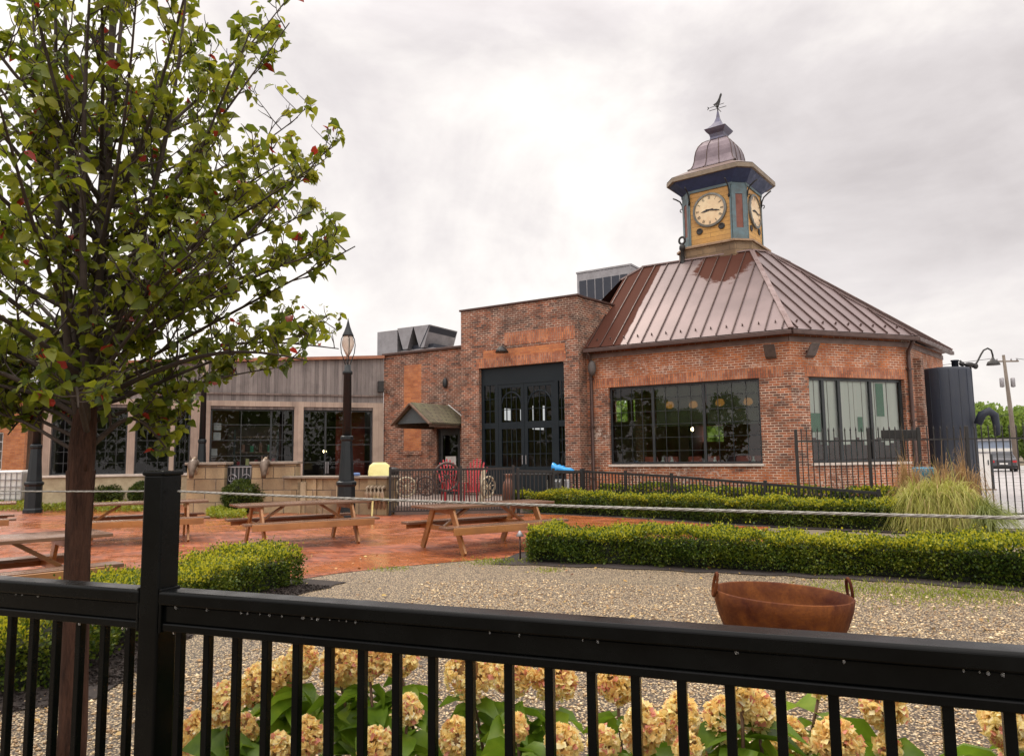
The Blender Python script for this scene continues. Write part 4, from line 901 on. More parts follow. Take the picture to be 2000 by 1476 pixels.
for a, b in ((sl_+.074, mid-.006), (mid+.006, sr_-.074)):
    lf = MB(); zt2 = gdt-.626; st = .13; lf.bx(a, a+st, y0+.01, y0+.09, .26, zt2); lf.bx(b-st, b, y0+.01, y0+.09, .26, zt2)
    lf.bx(a+st, b-st, y0+.012, y0+.088, .26, 1.22); lf.bx(a+st, b-st, y0+.012, y0+.088, 2.52, 2.76)
    # spandrel above an arched light
    n = 14; r_ = (b-a)/2-st; cxm = (a+b)/2; za = zt2-.3-r_
    lf.tube([(cxm+r_*cos(pi-pi*i/n), y0+.05, za+r_*sin(pi-pi*i/n)*1.05) for i in range(n+1)], .035, 6); lf.bx(a+st, b-st, y0+.012, y0+.088, zt2-.12, zt2)
    for k in range(1, 4): x = a+st+(b-a-2*st)*k/4; lf.bx(x-.013, x+.013, y0+.03, y0+.07, 1.22, zt2-.12)
    for z in (1.65, 2.08, 3.2, 3.62): lf.bx(a+st, b-st, y0+.035, y0+.065, z-.013, z+.013)
    lo_ = lf.build('door_leaf', DOORM, gate)
    p_ = MB(); p_.face([(a+st-.01, y0+.05, 1.2), (b-st+.01, y0+.05, 1.2), (b-st+.01, y0+.05, zt2-.1), (a+st-.01, y0+.05, zt2-.1)]); p_.build('pane', GLASSD, lo_)
    hx = b-st*.5 if a < mid-.3 and b < mid else a+st*.5
    MB().bar((hx, y0-.03, 1.3), (hx, y0-.03, 1.6), .03, .03).build('handle', GALV, lo_)
s_, z_ = vp(989, 683, GR, A1)
r = thing('barn_light', 'small dark dome lamp on the brick above the huge gate door', 'wall light', (GR.x+U1.x*s_, GR.y+U1.y*s_, z_), A1)
MB().tube([(.0, 0, .1), (0, -.18, .16), (0, -.3, .08)], .018, 6).build('arm', METAL_BK2, r, uv=False); MB().lathe([(.03, .1), (.10, .07), (.20, -.05), (.24, -.13), (.20, -.12)], 14, (0, -.3, 0)).build('lamp_shade', METAL_BK2, r, uv=False)

# ------------------------------------------------------------------ brick annex with porch
AO = .05; ar_ = Vector((GR.x-U1.x*GW, GR.y-U1.y*GW))+N1*.55; AX = ar_
ann = thing('brick_annex', 'low dark brick annex with a bricked up window and a small door', 'building', (AX.x, AX.y, 0), A1)
va = lambda x, y: vp(x, y, AX, A1)
aL, aTL = va(750, 696); AZ = 5.62; ds0 = va(853, 900)[0]; ds1 = va(899, 900)[0]; dz1 = va(875, 836)[1]
mb = MB(); wall(mb, I0, aL, -.004, -.05, AZ, .4, [(ds0, ds1, .2, dz1)], 0, 1); Il = XF((aL, 8.), -pi/2); wall(mb, Il, 0, 7.59, -.05, AZ-.003, .35, [], 0, 1); mb.build('wall', [BRICKD, INTW], ann)
mb = MB(); mb.face([(aL, .1, AZ-.25), (-.01, .1, AZ-.25), (-.01, 8, AZ-.25), (aL, 8, AZ-.25)]); mb.face([(aL, .2, .15), (-.01, .2, .15), (-.01, 8, .15), (aL, 8, .15)]); mb.bx(aL, -3.0, 3.5, 3.6, .16, AZ-.3); mb.build('roof_deck', GREYR, ann)
mb = MB(); mb.bx(aL-.04, -.01, -.10, .45, AZ+.002, AZ+.10); mb.build('gutter', METAL_BR, ann, bevel=.02)
mb = MB(); a, b = va(789, 800)[0], va(823, 800)[0]; mb.bx(a, b, -.006, .02, va(800, 880)[1], va(800, 713)[1]); mb.build('bricked_up_window', BRICKO, ann)
mb = MB(); mb.bx(a-.05, b+.05, -.06, .02, va(800, 888)[1], va(800, 881)[1]); mb.build('window_ledge', BRICKD, ann)
df = MB(); df.bx(ds0, ds0+.08, .1, .2, .2, dz1); df.bx(ds1-.08, ds1, .1, .2, .2, dz1); df.bx(ds0+.08, ds1-.08, .1, .2, dz1-.1, dz1); df.bx(ds0+.08, ds0+.2, .12, .18, .2, dz1-.1); df.bx(ds1-.2, ds1-.08, .12, .18, .2, dz1-.1); df.bx(ds0+.2, ds1-.2, .12, .18, .2, .6); df.bx(ds0+.2, ds1-.2, .12, .18, dz1-.26, dz1-.1)
dfo = df.build('door', METAL_DK, ann); p_ = MB(); p_.face([(ds0+.2, .15, .6), (ds1-.2, .15, .6), (ds1-.2, .15, dz1-.26), (ds0+.2, .15, dz1-.26)]); p_.build('pane', GLASSD, dfo)
MB().bx(ds0+.3, ds1-.3, .142, .146, 1.25, 1.6).build('white_notice', WHITE, dfo); MB().bar((ds0+.14, .08, 1.0), (ds0+.14, .08, 1.35), .03, .03).build('handle', GALV, dfo)
pipe(I0, -.12, 0, AZ-.02, ann, .055)
s_, z_ = va(871, 748); MB().ball((s_, -.06, z_), 1., 10, 8, 0, (.10, .08, .2)).build('wall_vent', METAL_DK, ann)
s_, z_ = va(741, 757); p = Vector((AX.x+U1.x*s_, AX.y+U1.y*s_))
# gabled porch roof over the small door
pc = va(877, 800)[0]; PP = 2.1
por = thing('porch_canopy', 'gabled porch roof with mossy shingles over the small annex door', 'canopy', (AX.x+U1.x*pc, AX.y+U1.y*pc, 0), A1)
pz0 = 2.78; pzr = 3.5; hwp = .86
mb = MB()
for sx in (-1, 1):
    a, b, c, d = (sx*hwp, -PP-.12, pz0), (sx*hwp, -.02, pz0), (0, -.02, pzr), (0, -PP-.12, pzr)
    mb.face([a, b, c, d] if sx > 0 else [d, c, b, a]); mb.face([(p[0], p[1], p[2]-.06) for p in ([d, c, b, a] if sx > 0 else [a, b, c, d])])
    mb.face([a, (a[0], a[1], a[2]-.06), (b[0], b[1], b[2]-.06), b])
mb.build('shingle_roof', SHINGLE, por)
pt_ = plain('porch_timber', (.20, .13, .09), (.11, .07, .05), 4, .7)
for sx in (-1, 1): mb = MB(); mb.bar((sx*(hwp+.01), -PP-.13, pz0-.06), (0, -PP-.13, pzr-.05), .05, .17, 0, (0, 1, 0)); mb.build('barge_board', pt_, por)
mb = MB(); mb.prism([(-hwp+.16, pz0-.02), (hwp-.16, pz0-.02), (0, pzr-.16)], -PP-.02, -PP+.03, 0, lambda p: (p[0], p[2], p[1])); mb.build('gable_infill', plain('slate_infill', (.05, .065, .07), (.07, .08, .085), 3, .6), por)
mb = MB(); mb.bar((-hwp+.1, -PP, pz0-.1), (-hwp+.1, .0, pz0-.1), .09, .12); mb.bar((hwp-.1, -PP, pz0-.1), (hwp-.1, .0, pz0-.1), .09, .12)
mb.build('bracket_beam', plain('porch_beam', (.13, .075, .05), (.07, .045, .03), 4, .7), por)
mb = MB(); mb.bar((0, -.05, pzr+.03), (hwp+.1, -.05, pz0+.06), .02, .05, 0, (0, 1, 0)); mb.build('white_flashing', WHITE, por)

# ------------------------------------------------------------------ plank building on the left
AW = radians(22); wr = Vector((AX.x+U1.x*aL, AX.y+U1.y*aL))
pw = thing('plank_building', 'long grey board clad building with dark framed windows and a copper edged roof', 'building', (wr.x, wr.y, 0), AW)
vw = lambda x, y=860: vp(x, y, wr, AW)[0]
WZ = 3.44; SZ = 1.13; wend = vw(86); wt = lambda s: 5.55+.060*s
ho = [(vw(592), vw(727), .1, WZ), (vw(410), vw(574), SZ, WZ), (vw(341), vw(371), SZ, WZ), (vw(264), vw(331), SZ, WZ), (vw(184), vw(248), SZ, WZ), (vw(100), vw(172), SZ, WZ)]
mb = MB(); wall(mb, I0, wend, -.01, -.05, 5.5, .3, ho, 0, 1, ztop=wt); Ie = XF((wend, 7.), -pi/2); wall(mb, Ie, 0, 6.69, -.05, wt(wend)-.01, .3, [], 0, 1)
mb.bx(wend, -.01, 6.9, 7., -.05, 4.4, 1); mb.bx(-.12, -.02, .31, 6.89, -.05, 5.1, 1); mb.build('board_wall', [PLANK, INTD], pw)
mb = MB(); mb.face([(wend, .05, .12), (-.02, .05, .12), (-.02, 6.9, .12), (wend, 6.9, .12)]); mb.face([(wend, .1, wt(wend)-.3), (-.02, .1, 5.2), (-.02, 6.9, 5.2), (wend, 6.9, wt(wend)-.3)]); mb.build('floor_and_roof_deck', INTF, pw)
mb = MB(); mb.face([(wend-.05, -.14, wt(wend)+.1), (0, -.14, wt(0)+.1), (0, .5, wt(0)+.12), (wend-.05, .5, wt(wend)+.12)]); mb.face([(wend-.05, -.14, wt(wend)-.02), (0, -.14, wt(0)-.02), (0, -.14, wt(0)+.1), (wend-.05, -.14, wt(wend)+.1)]); mb.face([(wend-.05, 0, wt(wend)-.02), (0, 0, wt(0)-.02), (0, -.14, wt(0)-.02), (wend-.05, -.14, wt(wend)-.02)]); mb.build('roof_edge', COPPER, pw)
mb = MB(); bz = 3.98; mb.bx(wend, -.02, -.05, .01, bz, bz+.07); mb.build('fascia_seam', plank_mat('board_batten', (.20, .16, .14), (.12, .09, .08), .3), pw)
for a, b in ((727, 751), (573, 592), (371, 410), (331, 341), (248, 264), (172, 184), (84, 100)):
    x0_, x1_ = vw(a)+.01, vw(b)-.01; mb = MB(); mb.bx(x0_, min(x1_, -.02), -.08, .012, 0., WZ+.1); mb.build('timber_post', PLANKP, pw)
mb = MB(); mb.bx(wend, -.02, -.065, .011, WZ+.103, WZ+.30); mb.build('header_board', PLANKP, pw)
mb = MB(); mb.bx(wend, vw(408), -.16, -.085, 0, SZ-.1); mb.build('cream_plinth', CREAM, pw); mb = MB(); mb.bx(wend-.05, vw(408), -.22, .0, SZ-.098, SZ-.02); mb.build('plinth_cap', SILL, pw, bevel=.01)
window(pw, I0, *ho[0], [(ho[0][0]*.68+ho[0][1]*.32), (ho[0][0]*.36+ho[0][1]*.64)], 1, 5, .12, .06, .03, GLASSD)
window(pw, I0, *ho[1], [(ho[1][0]*.28+ho[1][1]*.72)], 2, 4, .12, .06, .03, GLASSD)
for h in ho[2:]: window(pw, I0, *h, [], 3, 6, .12, .05, .022, GLASSD)
mb = MB(); mb.bar((ho[0][0]*.64+ho[0][1]*.36, .05, 1.0), (ho[0][0]*.64+ho[0][1]*.36, .05, 1.45), .03, .03); mb.bar((ho[0][0]*.67+ho[0][1]*.33, .05, 1.0), (ho[0][0]*.67+ho[0][1]*.33, .05, 1.45), .03, .03); mb.build('door_handle', GALV, pw)
q = vp(741, 756, wr, AW); r = thing('wall_lantern', 'black box lantern at the right end of the grey boards', 'wall light', (wr.x+cos(AW)*q[0], wr.y+sin(AW)*q[0], q[1]), AW)
MB().bar((0, 0, 0), (0, -.15, .02), .05, .05).build('bracket', METAL_BK2, r); MB().bx(-.11, .11, -.36, -.14, -.24, .22).build('housing', METAL_BK2, r, bevel=.02)
# notices and cupboards seen behind the big left window
for (x0, x1, y0_, y1_, lab, mt) in ((418, 432, 826, 840, 'upper pale notice hanging inside the left window', WHITE), (417, 431, 844, 860, 'lower pale notice hanging inside the left window', WHITE), (410, 424, 876, 893, 'white square box inside the left window, by its lower corner', WHITE)):
    s0_, zt_ = vp(x0, y0_, wr+Vector((-sin(AW), cos(AW)))*.5, AW); s1_, zb_ = vp(x1, y1_, wr+Vector((-sin(AW), cos(AW)))*.5, AW)
    q = MB(); q.bx(s0_, s1_, .5, .53, zb_, zt_); o = q.build('notice_board', mt, None, (wr.x, wr.y, 0), AW); tag(o, lab, 'notice')
q = MB(); q.bx(vw(470)-.4, vw(560), 2.6, 2.9, .12, 2.9); o = q.build('cupboard', plain('brown_cupboard', (.12, .06, .04), (.07, .035, .025), 2, .5), None, (wr.x, wr.y, 0), AW); tag(o, 'brown tall cupboard standing inside the plank building behind its window', 'cupboard')

def inside(s_, y_, name, label, cat):
    return thing(name, label, cat, (wr.x+cos(AW)*s_-sin(AW)*y_, wr.y+sin(AW)*s_+cos(AW)*y_, .12), AW)
r = inside(vw(505), 1.5, 'shelf_rack', 'red and brown shelf rack inside the big left window of the plank building', 'shelf')
for x in (-.8, .8): MB().bx(x-.03, x+.03, -.2, .2, 0, 2.6).build('upright', METAL_DK, r)
for k in range(4): MB().bx(-.76, .76, -.2, .2, .5+k*.6, .54+k*.6).build('shelf', TIMBERW, r)
for k in range(9): q = MB().bx(-.7+k*.16, -.58+k*.16, -.12, .1, 1.141+.6*(k % 2), 1.38+.05*(k % 3)+.6*(k % 2)); q.build('boxed_goods', (REDC, TERRA, YELLOW, GREENP)[k % 4], r)
r = inside(vw(650), 2.2, 'pendant_lamp', 'small lit pendant lamp inside the glass door of the plank building', 'pendant lamp'); MB().ball((0, 0, 1.75), .07, 10, 7).build('lamp_glass', BULB, r, uv=False); MB().tube([(0, 0, 1.8), (0, 0, 4.9)], .008, 5).build('cord', METAL_BK2, r, uv=False)
r = inside(vw(455), 3.4, 'room_partition', 'tall rust brown partition inside the big left window', 'partition'); MB().bx(-1.3, .3, 0, .12, 0, 3.6).build('panel', plain('rust_panel', (.26, .12, .07), (.17, .08, .05), 2, .7), r)
r = inside(vw(700), 2.4, 'room_partition', 'dark red partition inside the glass door of the plank building', 'partition'); MB().bx(-.5, .7, 0, .12, 0, 3.4).build('panel', INTR, r)
# ------------------------------------------------------------------ roof plant
def hvac(px0, px1, py0, py1, Y, ang, depth, label, vees):
    a = atY(px0, py1, Y); b = atY(px1, py1, Y); z1 = atY((px0+px1)/2, py0, Y).z; z0 = a.z; W = (b.x-a.x)
    r = thing('rooftop_unit', label, 'air conditioner', (a.x+W/2, Y, 0), ang)
    h = W/2; m_ = MB()
    if vees:
        m_.bx(-h, -h*.22, 0, depth, z0-1.2, z1-.06); m_.bx(-h*.22, h, .25, depth-.25, z0-1.2, z0+.12)
        m_.build('cabinet', GALV, r, bevel=.01)
        q = MB()
        for k in range(2):
            x0_ = -h*.22+k*.61*h+.004; ww_ = .61*h-.012
            q.prism([(x0_+ww_*.36, z0+.12), (x0_+ww_*.64, z0+.12), (x0_+ww_-.0, z1), (x0_, z1)], 0, depth, 0, lambda p: (p[0], p[2], p[1]))
        q.build('fan_housing', GALV, r)
        q = MB(); q.bar((h*.62, -.01, z0+.1), (h*.98, -.01, z1-.02), .03, .02, 0, (0, 1, 0)); q.bx(-h*.21, h*.99, .3, depth-.3, z0+.13, z0+.3); q.face([(h*.725, .06, z0+.14), (h*.725, depth-.06, z0+.14), (h*1.003, depth-.06, z1-.06), (h*1.003, .06, z1-.06)]); q.build('coil', GALVD, r)
        q = MB(); q.bx(-h*1.1, -h*1.004, .2, .8, z0-.4, z0+(z1-z0)*.35); q.build('side_box', GALV, r)
    else:
        m_.bx(-h, h, 0, depth, z0-1., z1); m_.build('cabinet', GALV, r, bevel=.01)
        q = MB()
        for k in range(6): x0_ = -h+.12+k*(2*h-.24)/6; q.bx(x0_, x0_+(2*h-.24)/6-.05, -.015, .0, z0-.1, z1-.35)
        q.build('louvre', GALVD, r); q = MB(); q.bx(-h-.03, h+.03, -.03, depth+.03, z1+.002, z1+.08); q.build('lid', GALV, r)
hvac(722, 852, 640, 688, 33.5, radians(-30), 2.2, 'grey rooftop unit with slanted fan housings above the brick annex', True)
hvac(1121, 1238, 527, 580, 32.5, radians(-33), 2., 'grey louvred rooftop unit standing behind the gate block', False)
# ------------------------------------------------------------------ garden walls, piers
g0 = gr(757, 1006); wx0 = Vector((g0.x, g0.y)); wang = atan2(gr(540, 1001).y-g0.y, gr(540, 1001).x-g0.x)
bw = thing('stone_bar_wall', 'low tan stone wall with a dark slab top behind the picnic tables', 'wall', (g0.x, g0.y, 0), wang+pi)
ln = 4.4; mb = MB(); mb.bx(-ln, -.62, 0, .45, 0, 1.0); mb.build('stone_face', STONE, bw)
mb = MB(); mb.bx(-ln, .06, -.12, .57, 1.003, 1.07); mb.build('counter_slab', STONECAP, bw, bevel=.015)
mb = MB(); mb.bx(-.62, 0, -.06, .5, 0, 1.0); mb.build('end_pier', STONE, bw, bevel=.01)
mb = MB()
for k in range(5): x = -.56+k*.125; mb.tube([(x, -.06, .78), (x, -.15, .74), (x, -.20, .62), (x, -.17, .48), (x, -.09, .36), (x, -.06, .18)], [.05, .058, .06, .055, .045, .03], 8)
mb.build('carved_corbel', CARVED, bw)
for x, wd, lab in ((-1.5, .36, 'a'), (-2.9, .3, 'b')):
    mb = MB(); mb.bx(x-wd/2, x+wd/2, -.05, -.002, .28, .9); mb.build('pale_stone_panel', CREAM, bw, bevel=.01)
mb = MB()
for k in range(3): x = -3.6+k*.55; mb.bx(x, x+.12, -.05, -.002, 0, 1.0)
mb.build('stone_rib', STONE, bw)
p0 = gr(580, 1000); p1 = gr(365, 996); pang = atan2(p1.y-p0.y, p1.x-p0.x)
pd = Vector((cos(pang), sin(pang)))
def pier(px0, px1, label, orn):
    a = gr(px0, 999); b = gr(px1, 999); a.y = b.y = 21.9; a.x = atY(px0, 950, 21.9).x; b.x = atY(px1, 950, 21.9).x
    r = thing('stone_pier', label, 'stone pier', ((a.x+b.x)/2, 21.9, 0), .06); h = (b.x-a.x)/2
    MB().bx(-h, h, 0, .6, 0, 1.42).build('stone_block', STONE, r, bevel=.012); MB().bx(-h-.05, h+.05, -.07, .67, 1.423, 1.5).build('cap_slab', STONECAP, r, bevel=.012)
    return r
pr = pier(365, 437, 'tall stone pier with a horse head, left of the dark iron gate', 377); pr2 = pier(491, 577, 'tall stone pier with a horse head, right of the dark iron gate', 517)
def horse(px, py, parent_y, label):
    p = atY(px, py, parent_y-.0); r = thing('horse_head', label, 'sculpture', (p.x, parent_y, p.z), .15)
    m_ = MB(); P = [(0, .02, .20), (0, -.10, .20), (0, -.20, .13), (.01, -.27, .02), (.015, -.31, -.12), (.015, -.33, -.22)]; rr = [.15, .14, .13, .10, .075, .06]
    m_.tube(P, rr, 10); m_.build('head', HORSE, r, uv=False)
    q = MB()
    for sx in (-1, 1): q.loft([[(sx*.07+.035*cos(t), -.10+.03*sin(t), .28) for t in [k*pi/3 for k in range(6)]], [(sx*.08+.008*cos(t), -.12+.008*sin(t), .42) for t in [k*pi/3 for k in range(6)]]])
    q.build('ears', HORSE, r, uv=False)
    q = MB(); q.tube([(0, .05, .34), (0, -.06, .34), (.05, -.02, .2), (.06, .0, .02), (.05, .0, -.12)], [.05, .06, .06, .05, .03], 7); q.build('mane', CARVED, r, uv=False)
horse(379, 918, 21.86, 'dark horse head ornament on the left stone pier'); horse(518, 918, 21.86, 'dark horse head ornament on the right stone pier')
# dark iron gate between the piers
a = atY(438, 950, 22.1); b = atY(490, 950, 22.1); r = thing('iron_gate', 'dark iron gate with scrolled bars between the two stone piers', 'gate', ((a.x+b.x)/2, 22.1, 0)); h = (b.x-a.x)/2
MB().bx(-h, h, .12, .16, .05, 1.4).build('back_plate', METAL_DK, r); q = MB()
for k in range(7): x = -h+.04+k*(2*h-.08)/6; q.bar((x, .08, .05), (x, .08, 1.35), .02, .02)
q.bar((-h, .08, 1.35), (h, .08, 1.35), .03, .03); q.bar((-h, .08, .1), (h, .08, .1), .03, .03)
q.tube([(-.2+.16*cos(t)*(1-t/9), .05, 1.0+.16*sin(t)*(1-t/9)) for t in [k*.5 for k in range(16)]], .014, 5); q.tube([(.25-.16*cos(t)*(1-t/9), .05, 1.0+.16*sin(t)*(1-t/9)) for t in [k*.5 for k in range(16)]], .014, 5)
q.build('scroll_bars', GALV, r, uv=False)

# ------------------------------------------------------------------ lamp posts
def lamp_post(label):
    r = thing('lamp_post', label, 'lamp post', (0, 0, 0), 0, 'black garden lamp posts'); BLUEB = plain('lamp_post_paint', (.005, .009, .012), (.010, .014, .016), 5, .42, 0, .1, .1, spec=.35) if 'lamp_post_paint' not in bpy.data.materials else bpy.data.materials['lamp_post_paint']
    MB().lathe([(.30, 0), (.30, .12), (.27, .16), (.26, .9), (.30, .95), (.30, 1.02), (.23, 1.06)], 8, sm=False).build('base', BLUEB, r, bevel=.01)
    MB().lathe([(.235, 1.06), (.215, 1.3), (.16, 2.15), (.19, 2.19), (.19, 2.27), (.15, 2.3)], 8, sm=False).build('flared_foot', BLUEB, r, bevel=.008)
    m_ = MB(); m_.lathe([(.135, 2.3), (.115, 4.0), (.15, 4.03), (.15, 4.09), (.10, 4.13), (.09, 4.28)], 14); 
    m_.build('shaft', BLUEB, r)
    c = MB()
    for k in range(4):
        a = k*pi/2+.4; c.tube([(rr*cos(a), rr*sin(a), z) for rr, z in ((.05, 4.24), (.10, 4.38), (.19, 4.62), (.215, 4.85), (.19, 5.02), (.14, 5.12))], .014, 5)
    c.build('cage', BLUEB, r, uv=False)
    MB().lathe([(.02, 4.50), (.10, 4.64), (.175, 4.82), (.185, 4.92), (.15, 5.06), (.13, 5.10)], 16).build('globe', LAMPG, r, uv=False)
    MB().lathe([(.17, 5.10), (.165, 5.13), (.12, 5.22), (.06, 5.38), (.025, 5.52), (.004, 5.62)], 16).build('cap', BLUEB, r, uv=False)
    return r
lp = lamp_post('black lamp post standing in front of the stone bar wall'); p = gr(674, 1009); YL = 19.4; p = atY(676, 980, YL); lp.location = (p.x, YL, 0)
SL = atY(684, 621, YL).z/5.62; lp.scale = (SL*.95, SL*.95, SL)
p = atY(396, 830, 26.2); l2 = copy_tree(lp, (p.x, 26.2, 0), 0, 'black lamp post half hidden by leaves, before the pale timber post'); l2.scale = (.8, .8, 1.)
p = atY(72, 850, 23.3); l3 = copy_tree(lp, (p.x, 23.3, 0), 0, 'black lamp post left of the tree trunk, by the far brick house'); l3.scale = (.92, .92, .92)

# ------------------------------------------------------------------ picnic tables
def picnic():
    r = thing('picnic_table', 'brown wooden picnic table', 'picnic table', (0, 0, 0), 0, 'wooden picnic tables on the brick patio')
    LEN = 2.44; rnd = random.Random(3)
    for k in range(5):
        y = -.34+k*.17; dx = rnd.uniform(-.012, .012); MB().bx(-LEN/2+dx, LEN/2+dx, y-.078, y+.078, .715, .755).build('table_board', TIMBERW, r, bevel=.006)
    for sy in (-1, 1):
        s = MB(); s.bx(-LEN/2, LEN/2, sy*.66-.135, sy*.66-.003, .42, .46); s.bx(-LEN/2+.01, LEN/2-.01, sy*.66+.003, sy*.66+.135, .42, .46); so_ = s.build('seat', TIMBERW, r, bevel=.006)
        e_ = MB(); e_.bx(-LEN/2+.12, LEN/2-.12, sy*.66+sy*.138, sy*.66+sy*.17, .33, .445); e_.build('seat_apron', TIMBER, so_, bevel=.005)
    for sx in (-1, 1):
        x = sx*.84
        for sy in (-1, 1): MB().bar((x, sy*.30, .705), (x, sy*.70, .0), .042, .125, 0, (0, sy*.87, .5)).build('leg', TIMBER, r, bevel=.006)
        q = MB(); q.bx(x-sx*.022-.02, x-sx*.022+.02, -.80, .80, .33, .416); q.build('seat_bearer', TIMBER, r, bevel=.005)
        q = MB(); q.bx(x-sx*.024-.02, x-sx*.024+.02, -.36, .36, .62, .712); q.build('top_cleat', TIMBER, r, bevel=.005)
        q = MB(); q.bar((x-sx*.03, 0, .40), (x-sx*.50, 0, .70), .07, .045); q.build('brace', TIMBER, r, bevel=.005)
    return r
pt = picnic()
spots = [((-.50, 13.05), 35, 'brown picnic table nearest the long box hedge, left of its end'), ((-3.95, 14.05), 33, 'wet brown picnic table in front of the lamp post at the stone bar wall'),
         ((-7.35, 14.8), 27, 'wet picnic table behind the tall black fence post'), ((-5.62, 7.85), 45, 'shiny wet picnic table close behind the tree trunk'), ((-11.2, 14.7), 35, 'picnic table cut off at the left edge, before the round shrubs')]
for i, ((x, y), a, lab) in enumerate(spots):
    o = pt if i == 0 else copy_tree(pt)
    o.location = (x, y, .006); o.rotation_euler.z = radians(a); o['label'] = lab

# ------------------------------------------------------------------ rusty bowl
kg = gr(1521, 1279); kc = atY(1521, 1158, 5.75)
r = thing('fire_bowl', 'large rusty iron fire bowl with two ring handles standing on the gravel', 'fire bowl', (kc.x, 5.75, 0)); r.rotation_euler = (0, radians(3.0), 0)
RB = .505; zr = kc.z; pr_ = [(.08, .0), (.21, .03), (.33, .10), (.41, .20), (.46, .31), (.493, .42), (.505, zr), (.495, zr+.008), (.482, zr), (.47, .42), (.44, .32), (.39, .22), (.32, .13), (.21, .06), (.05, .04)]
MB().lathe(pr_, 48, cap=True).build('bowl', RUST, r, uv=False)
for sx in (-1, 1):
    q = MB(); q.tube([(sx*(RB-.01+.012*(1+cos(t))), .062*sin(t)*.7, zr+.045+.085*-cos(t)) for t in [k*2*pi/18 for k in range(19)]], .012, 7); q.build('ring_handle', RUST, r, uv=False)

# ------------------------------------------------------------------ path light
p = gr(1016, 1092); r = thing('path_light', 'thin brown garden path light at the left end of the long hedge', 'path light', (p.x, p.y, 0))
MB().tube([(0, 0, 0), (0, 0, .36)], .013, 8).build('stake', METAL_BR, r, uv=False); MB().lathe([(.06, .345), (.065, .35), (.03, .40), (.01, .43)], 12).build('hat', GALV, r, uv=False)

# ------------------------------------------------------------------ near fence
F0 = atY(345, 1146, 2.2); fz = F0.z; F1p = gr(2000, 1258, fz); fd = Vector((F1p.x-F0.x, F1p.y-F0.y, 0)).normalized(); fang = atan2(fd.y, fd.x)
fp = atY(316, 1000, 2.235); post = Vector((fp.x, fp.y, 0))
fz -= .009      # the sight line grazes the far edge of the cap rail
fence = thing('metal_fence', 'near black metal railing with square balusters across the foreground', 'fence', (post.x, post.y, 0), fang)
ptop = atY(318, 919, 2.235).z
q = MB(); q.bx(-.037, .037, -.037, .037, 0, ptop-.012); fpo = q.build('post', METAL_BK, fence, bevel=.006)
q = MB(); q.bx(-.041, .041, -.041, .041, ptop-.014, ptop); q.build('post_cap', METAL_BK, fpo, bevel=.005)
def rail_profile():
    return [(.033, 0), (-.033, 0), (-.038, -.006), (-.038, -.034), (-.034, -.040), (.034, -.040), (.038, -.034), (.038, -.006)]
def rail(x0, x1, name):
    q = MB(); pr_ = rail_profile(); q.loft([[(x, a, fz+b) for a, b in pr_] for x in (x0, x1)], 0, False); o = q.build(name, METAL_BK, fence, bevel=.003)
    c = MB(); c.bx(x0, x1, -.024, .024, fz-.089, fz-.041); c.build('channel', METAL_BK, o, bevel=.003)
    c = MB(); c.bx(x0, x1, -.030, .030, fz-.113, fz-.090); c.build('lower_lip', METAL_BK, o, bevel=.004)
    return o
rail(.039, 3.0, 'top_rail'); rail(-1.9, -.039, 'top_rail')
q = MB(); q.bx(-1.9, -.039, -.02, .02, .08, .12); q.bx(.039, 3.0, -.02, .02, .08, .12); q.build('bottom_rail', METAL_BK, fence, bevel=.003)
for sx in (-1, 1):
    q = MB(); q.bx(min(sx*.0375, sx*.047), max(sx*.0375, sx*.047), -.036, .036, fz-.118, fz+.006); q.build('rail_bracket', METAL_BK, fence, bevel=.003)
sp = .1016
for i in range(29):
    x = .090+i*sp; MB().bx(x-.0105, x+.0105, -.0105, .0105, .121, fz-.114).build('baluster', METAL_BK, fence, bevel=.002, uv=False)
for i in range(17):
    x = -.105-i*sp; MB().bx(x-.0105, x+.0105, -.0105, .0105, .121, fz-.114).build('baluster', METAL_BK, fence, bevel=.002, uv=False)
q = MB(); m_, nt_, b_, o_ = new_mat('water_drop'); b_.inputs['Transmission Weight'].default_value = .9; b_.inputs['Roughness'].default_value = .02; b_.inputs['IOR'].default_value = 1.33
rr_ = random.Random(5)
for k in range(46):
    x = rr_.uniform(-.6, 2.2); lvl = rr_.choice((fz-.042, fz-.114, fz-.042)); s = rr_.uniform(.0016, .0034); q.ball((x, -.030 if lvl > fz-.1 else -.027, lvl-s*.6), s, 8, 6, 0, (1, 1, 1.5))
q.build('water_drops', m_, fence, uv=False)['kind'] = 'stuff'
# rope tied from the post
rz = atY(350, 959, 2.23).z; pts = []
for k in range(41):
    t = k/40; x = .06+t*2.75; e1 = atY(350, 959, 2.2).z; P0 = Vector((post.x, post.y, 0))+fd*x; zb_ = gr(0, 0) if False else 0
    s = atY(2000, 1003, F1p.y).z; z = e1+(s-e1)*(x/2.1)-.022*4*t*(1-t)*.45
    pts.append(Vector((P0.x, P0.y, z)))
def twisted(pts, r, label, name='rope'):
    P = []; n = 6
    for a, b in zip(pts, pts[1:]):
        for j in range(n): P.append(Vector(a).lerp(Vector(b), j/n))
    P.append(Vector(pts[-1])); m_ = MB()
    for ph in (0, 2*pi/3, 4*pi/3):
        Q = []
        for i, p in enumerate(P):
            d = (P[min(i+1, len(P)-1)]-P[max(i-1, 0)]).normalized(); x = d.cross(Vector((0, 0, 1))).normalized(); y = x.cross(d); a = i*1.05+ph
            Q.append(p+(x*cos(a)+y*sin(a))*r*.5)
        m_.tube(Q, r*.58, 5)
    return tag(m_.build(name, ROPEM, uv=False), label, 'rope')
twisted(pts, .0036, 'grey twisted rope stretching right from the tall black fence post')
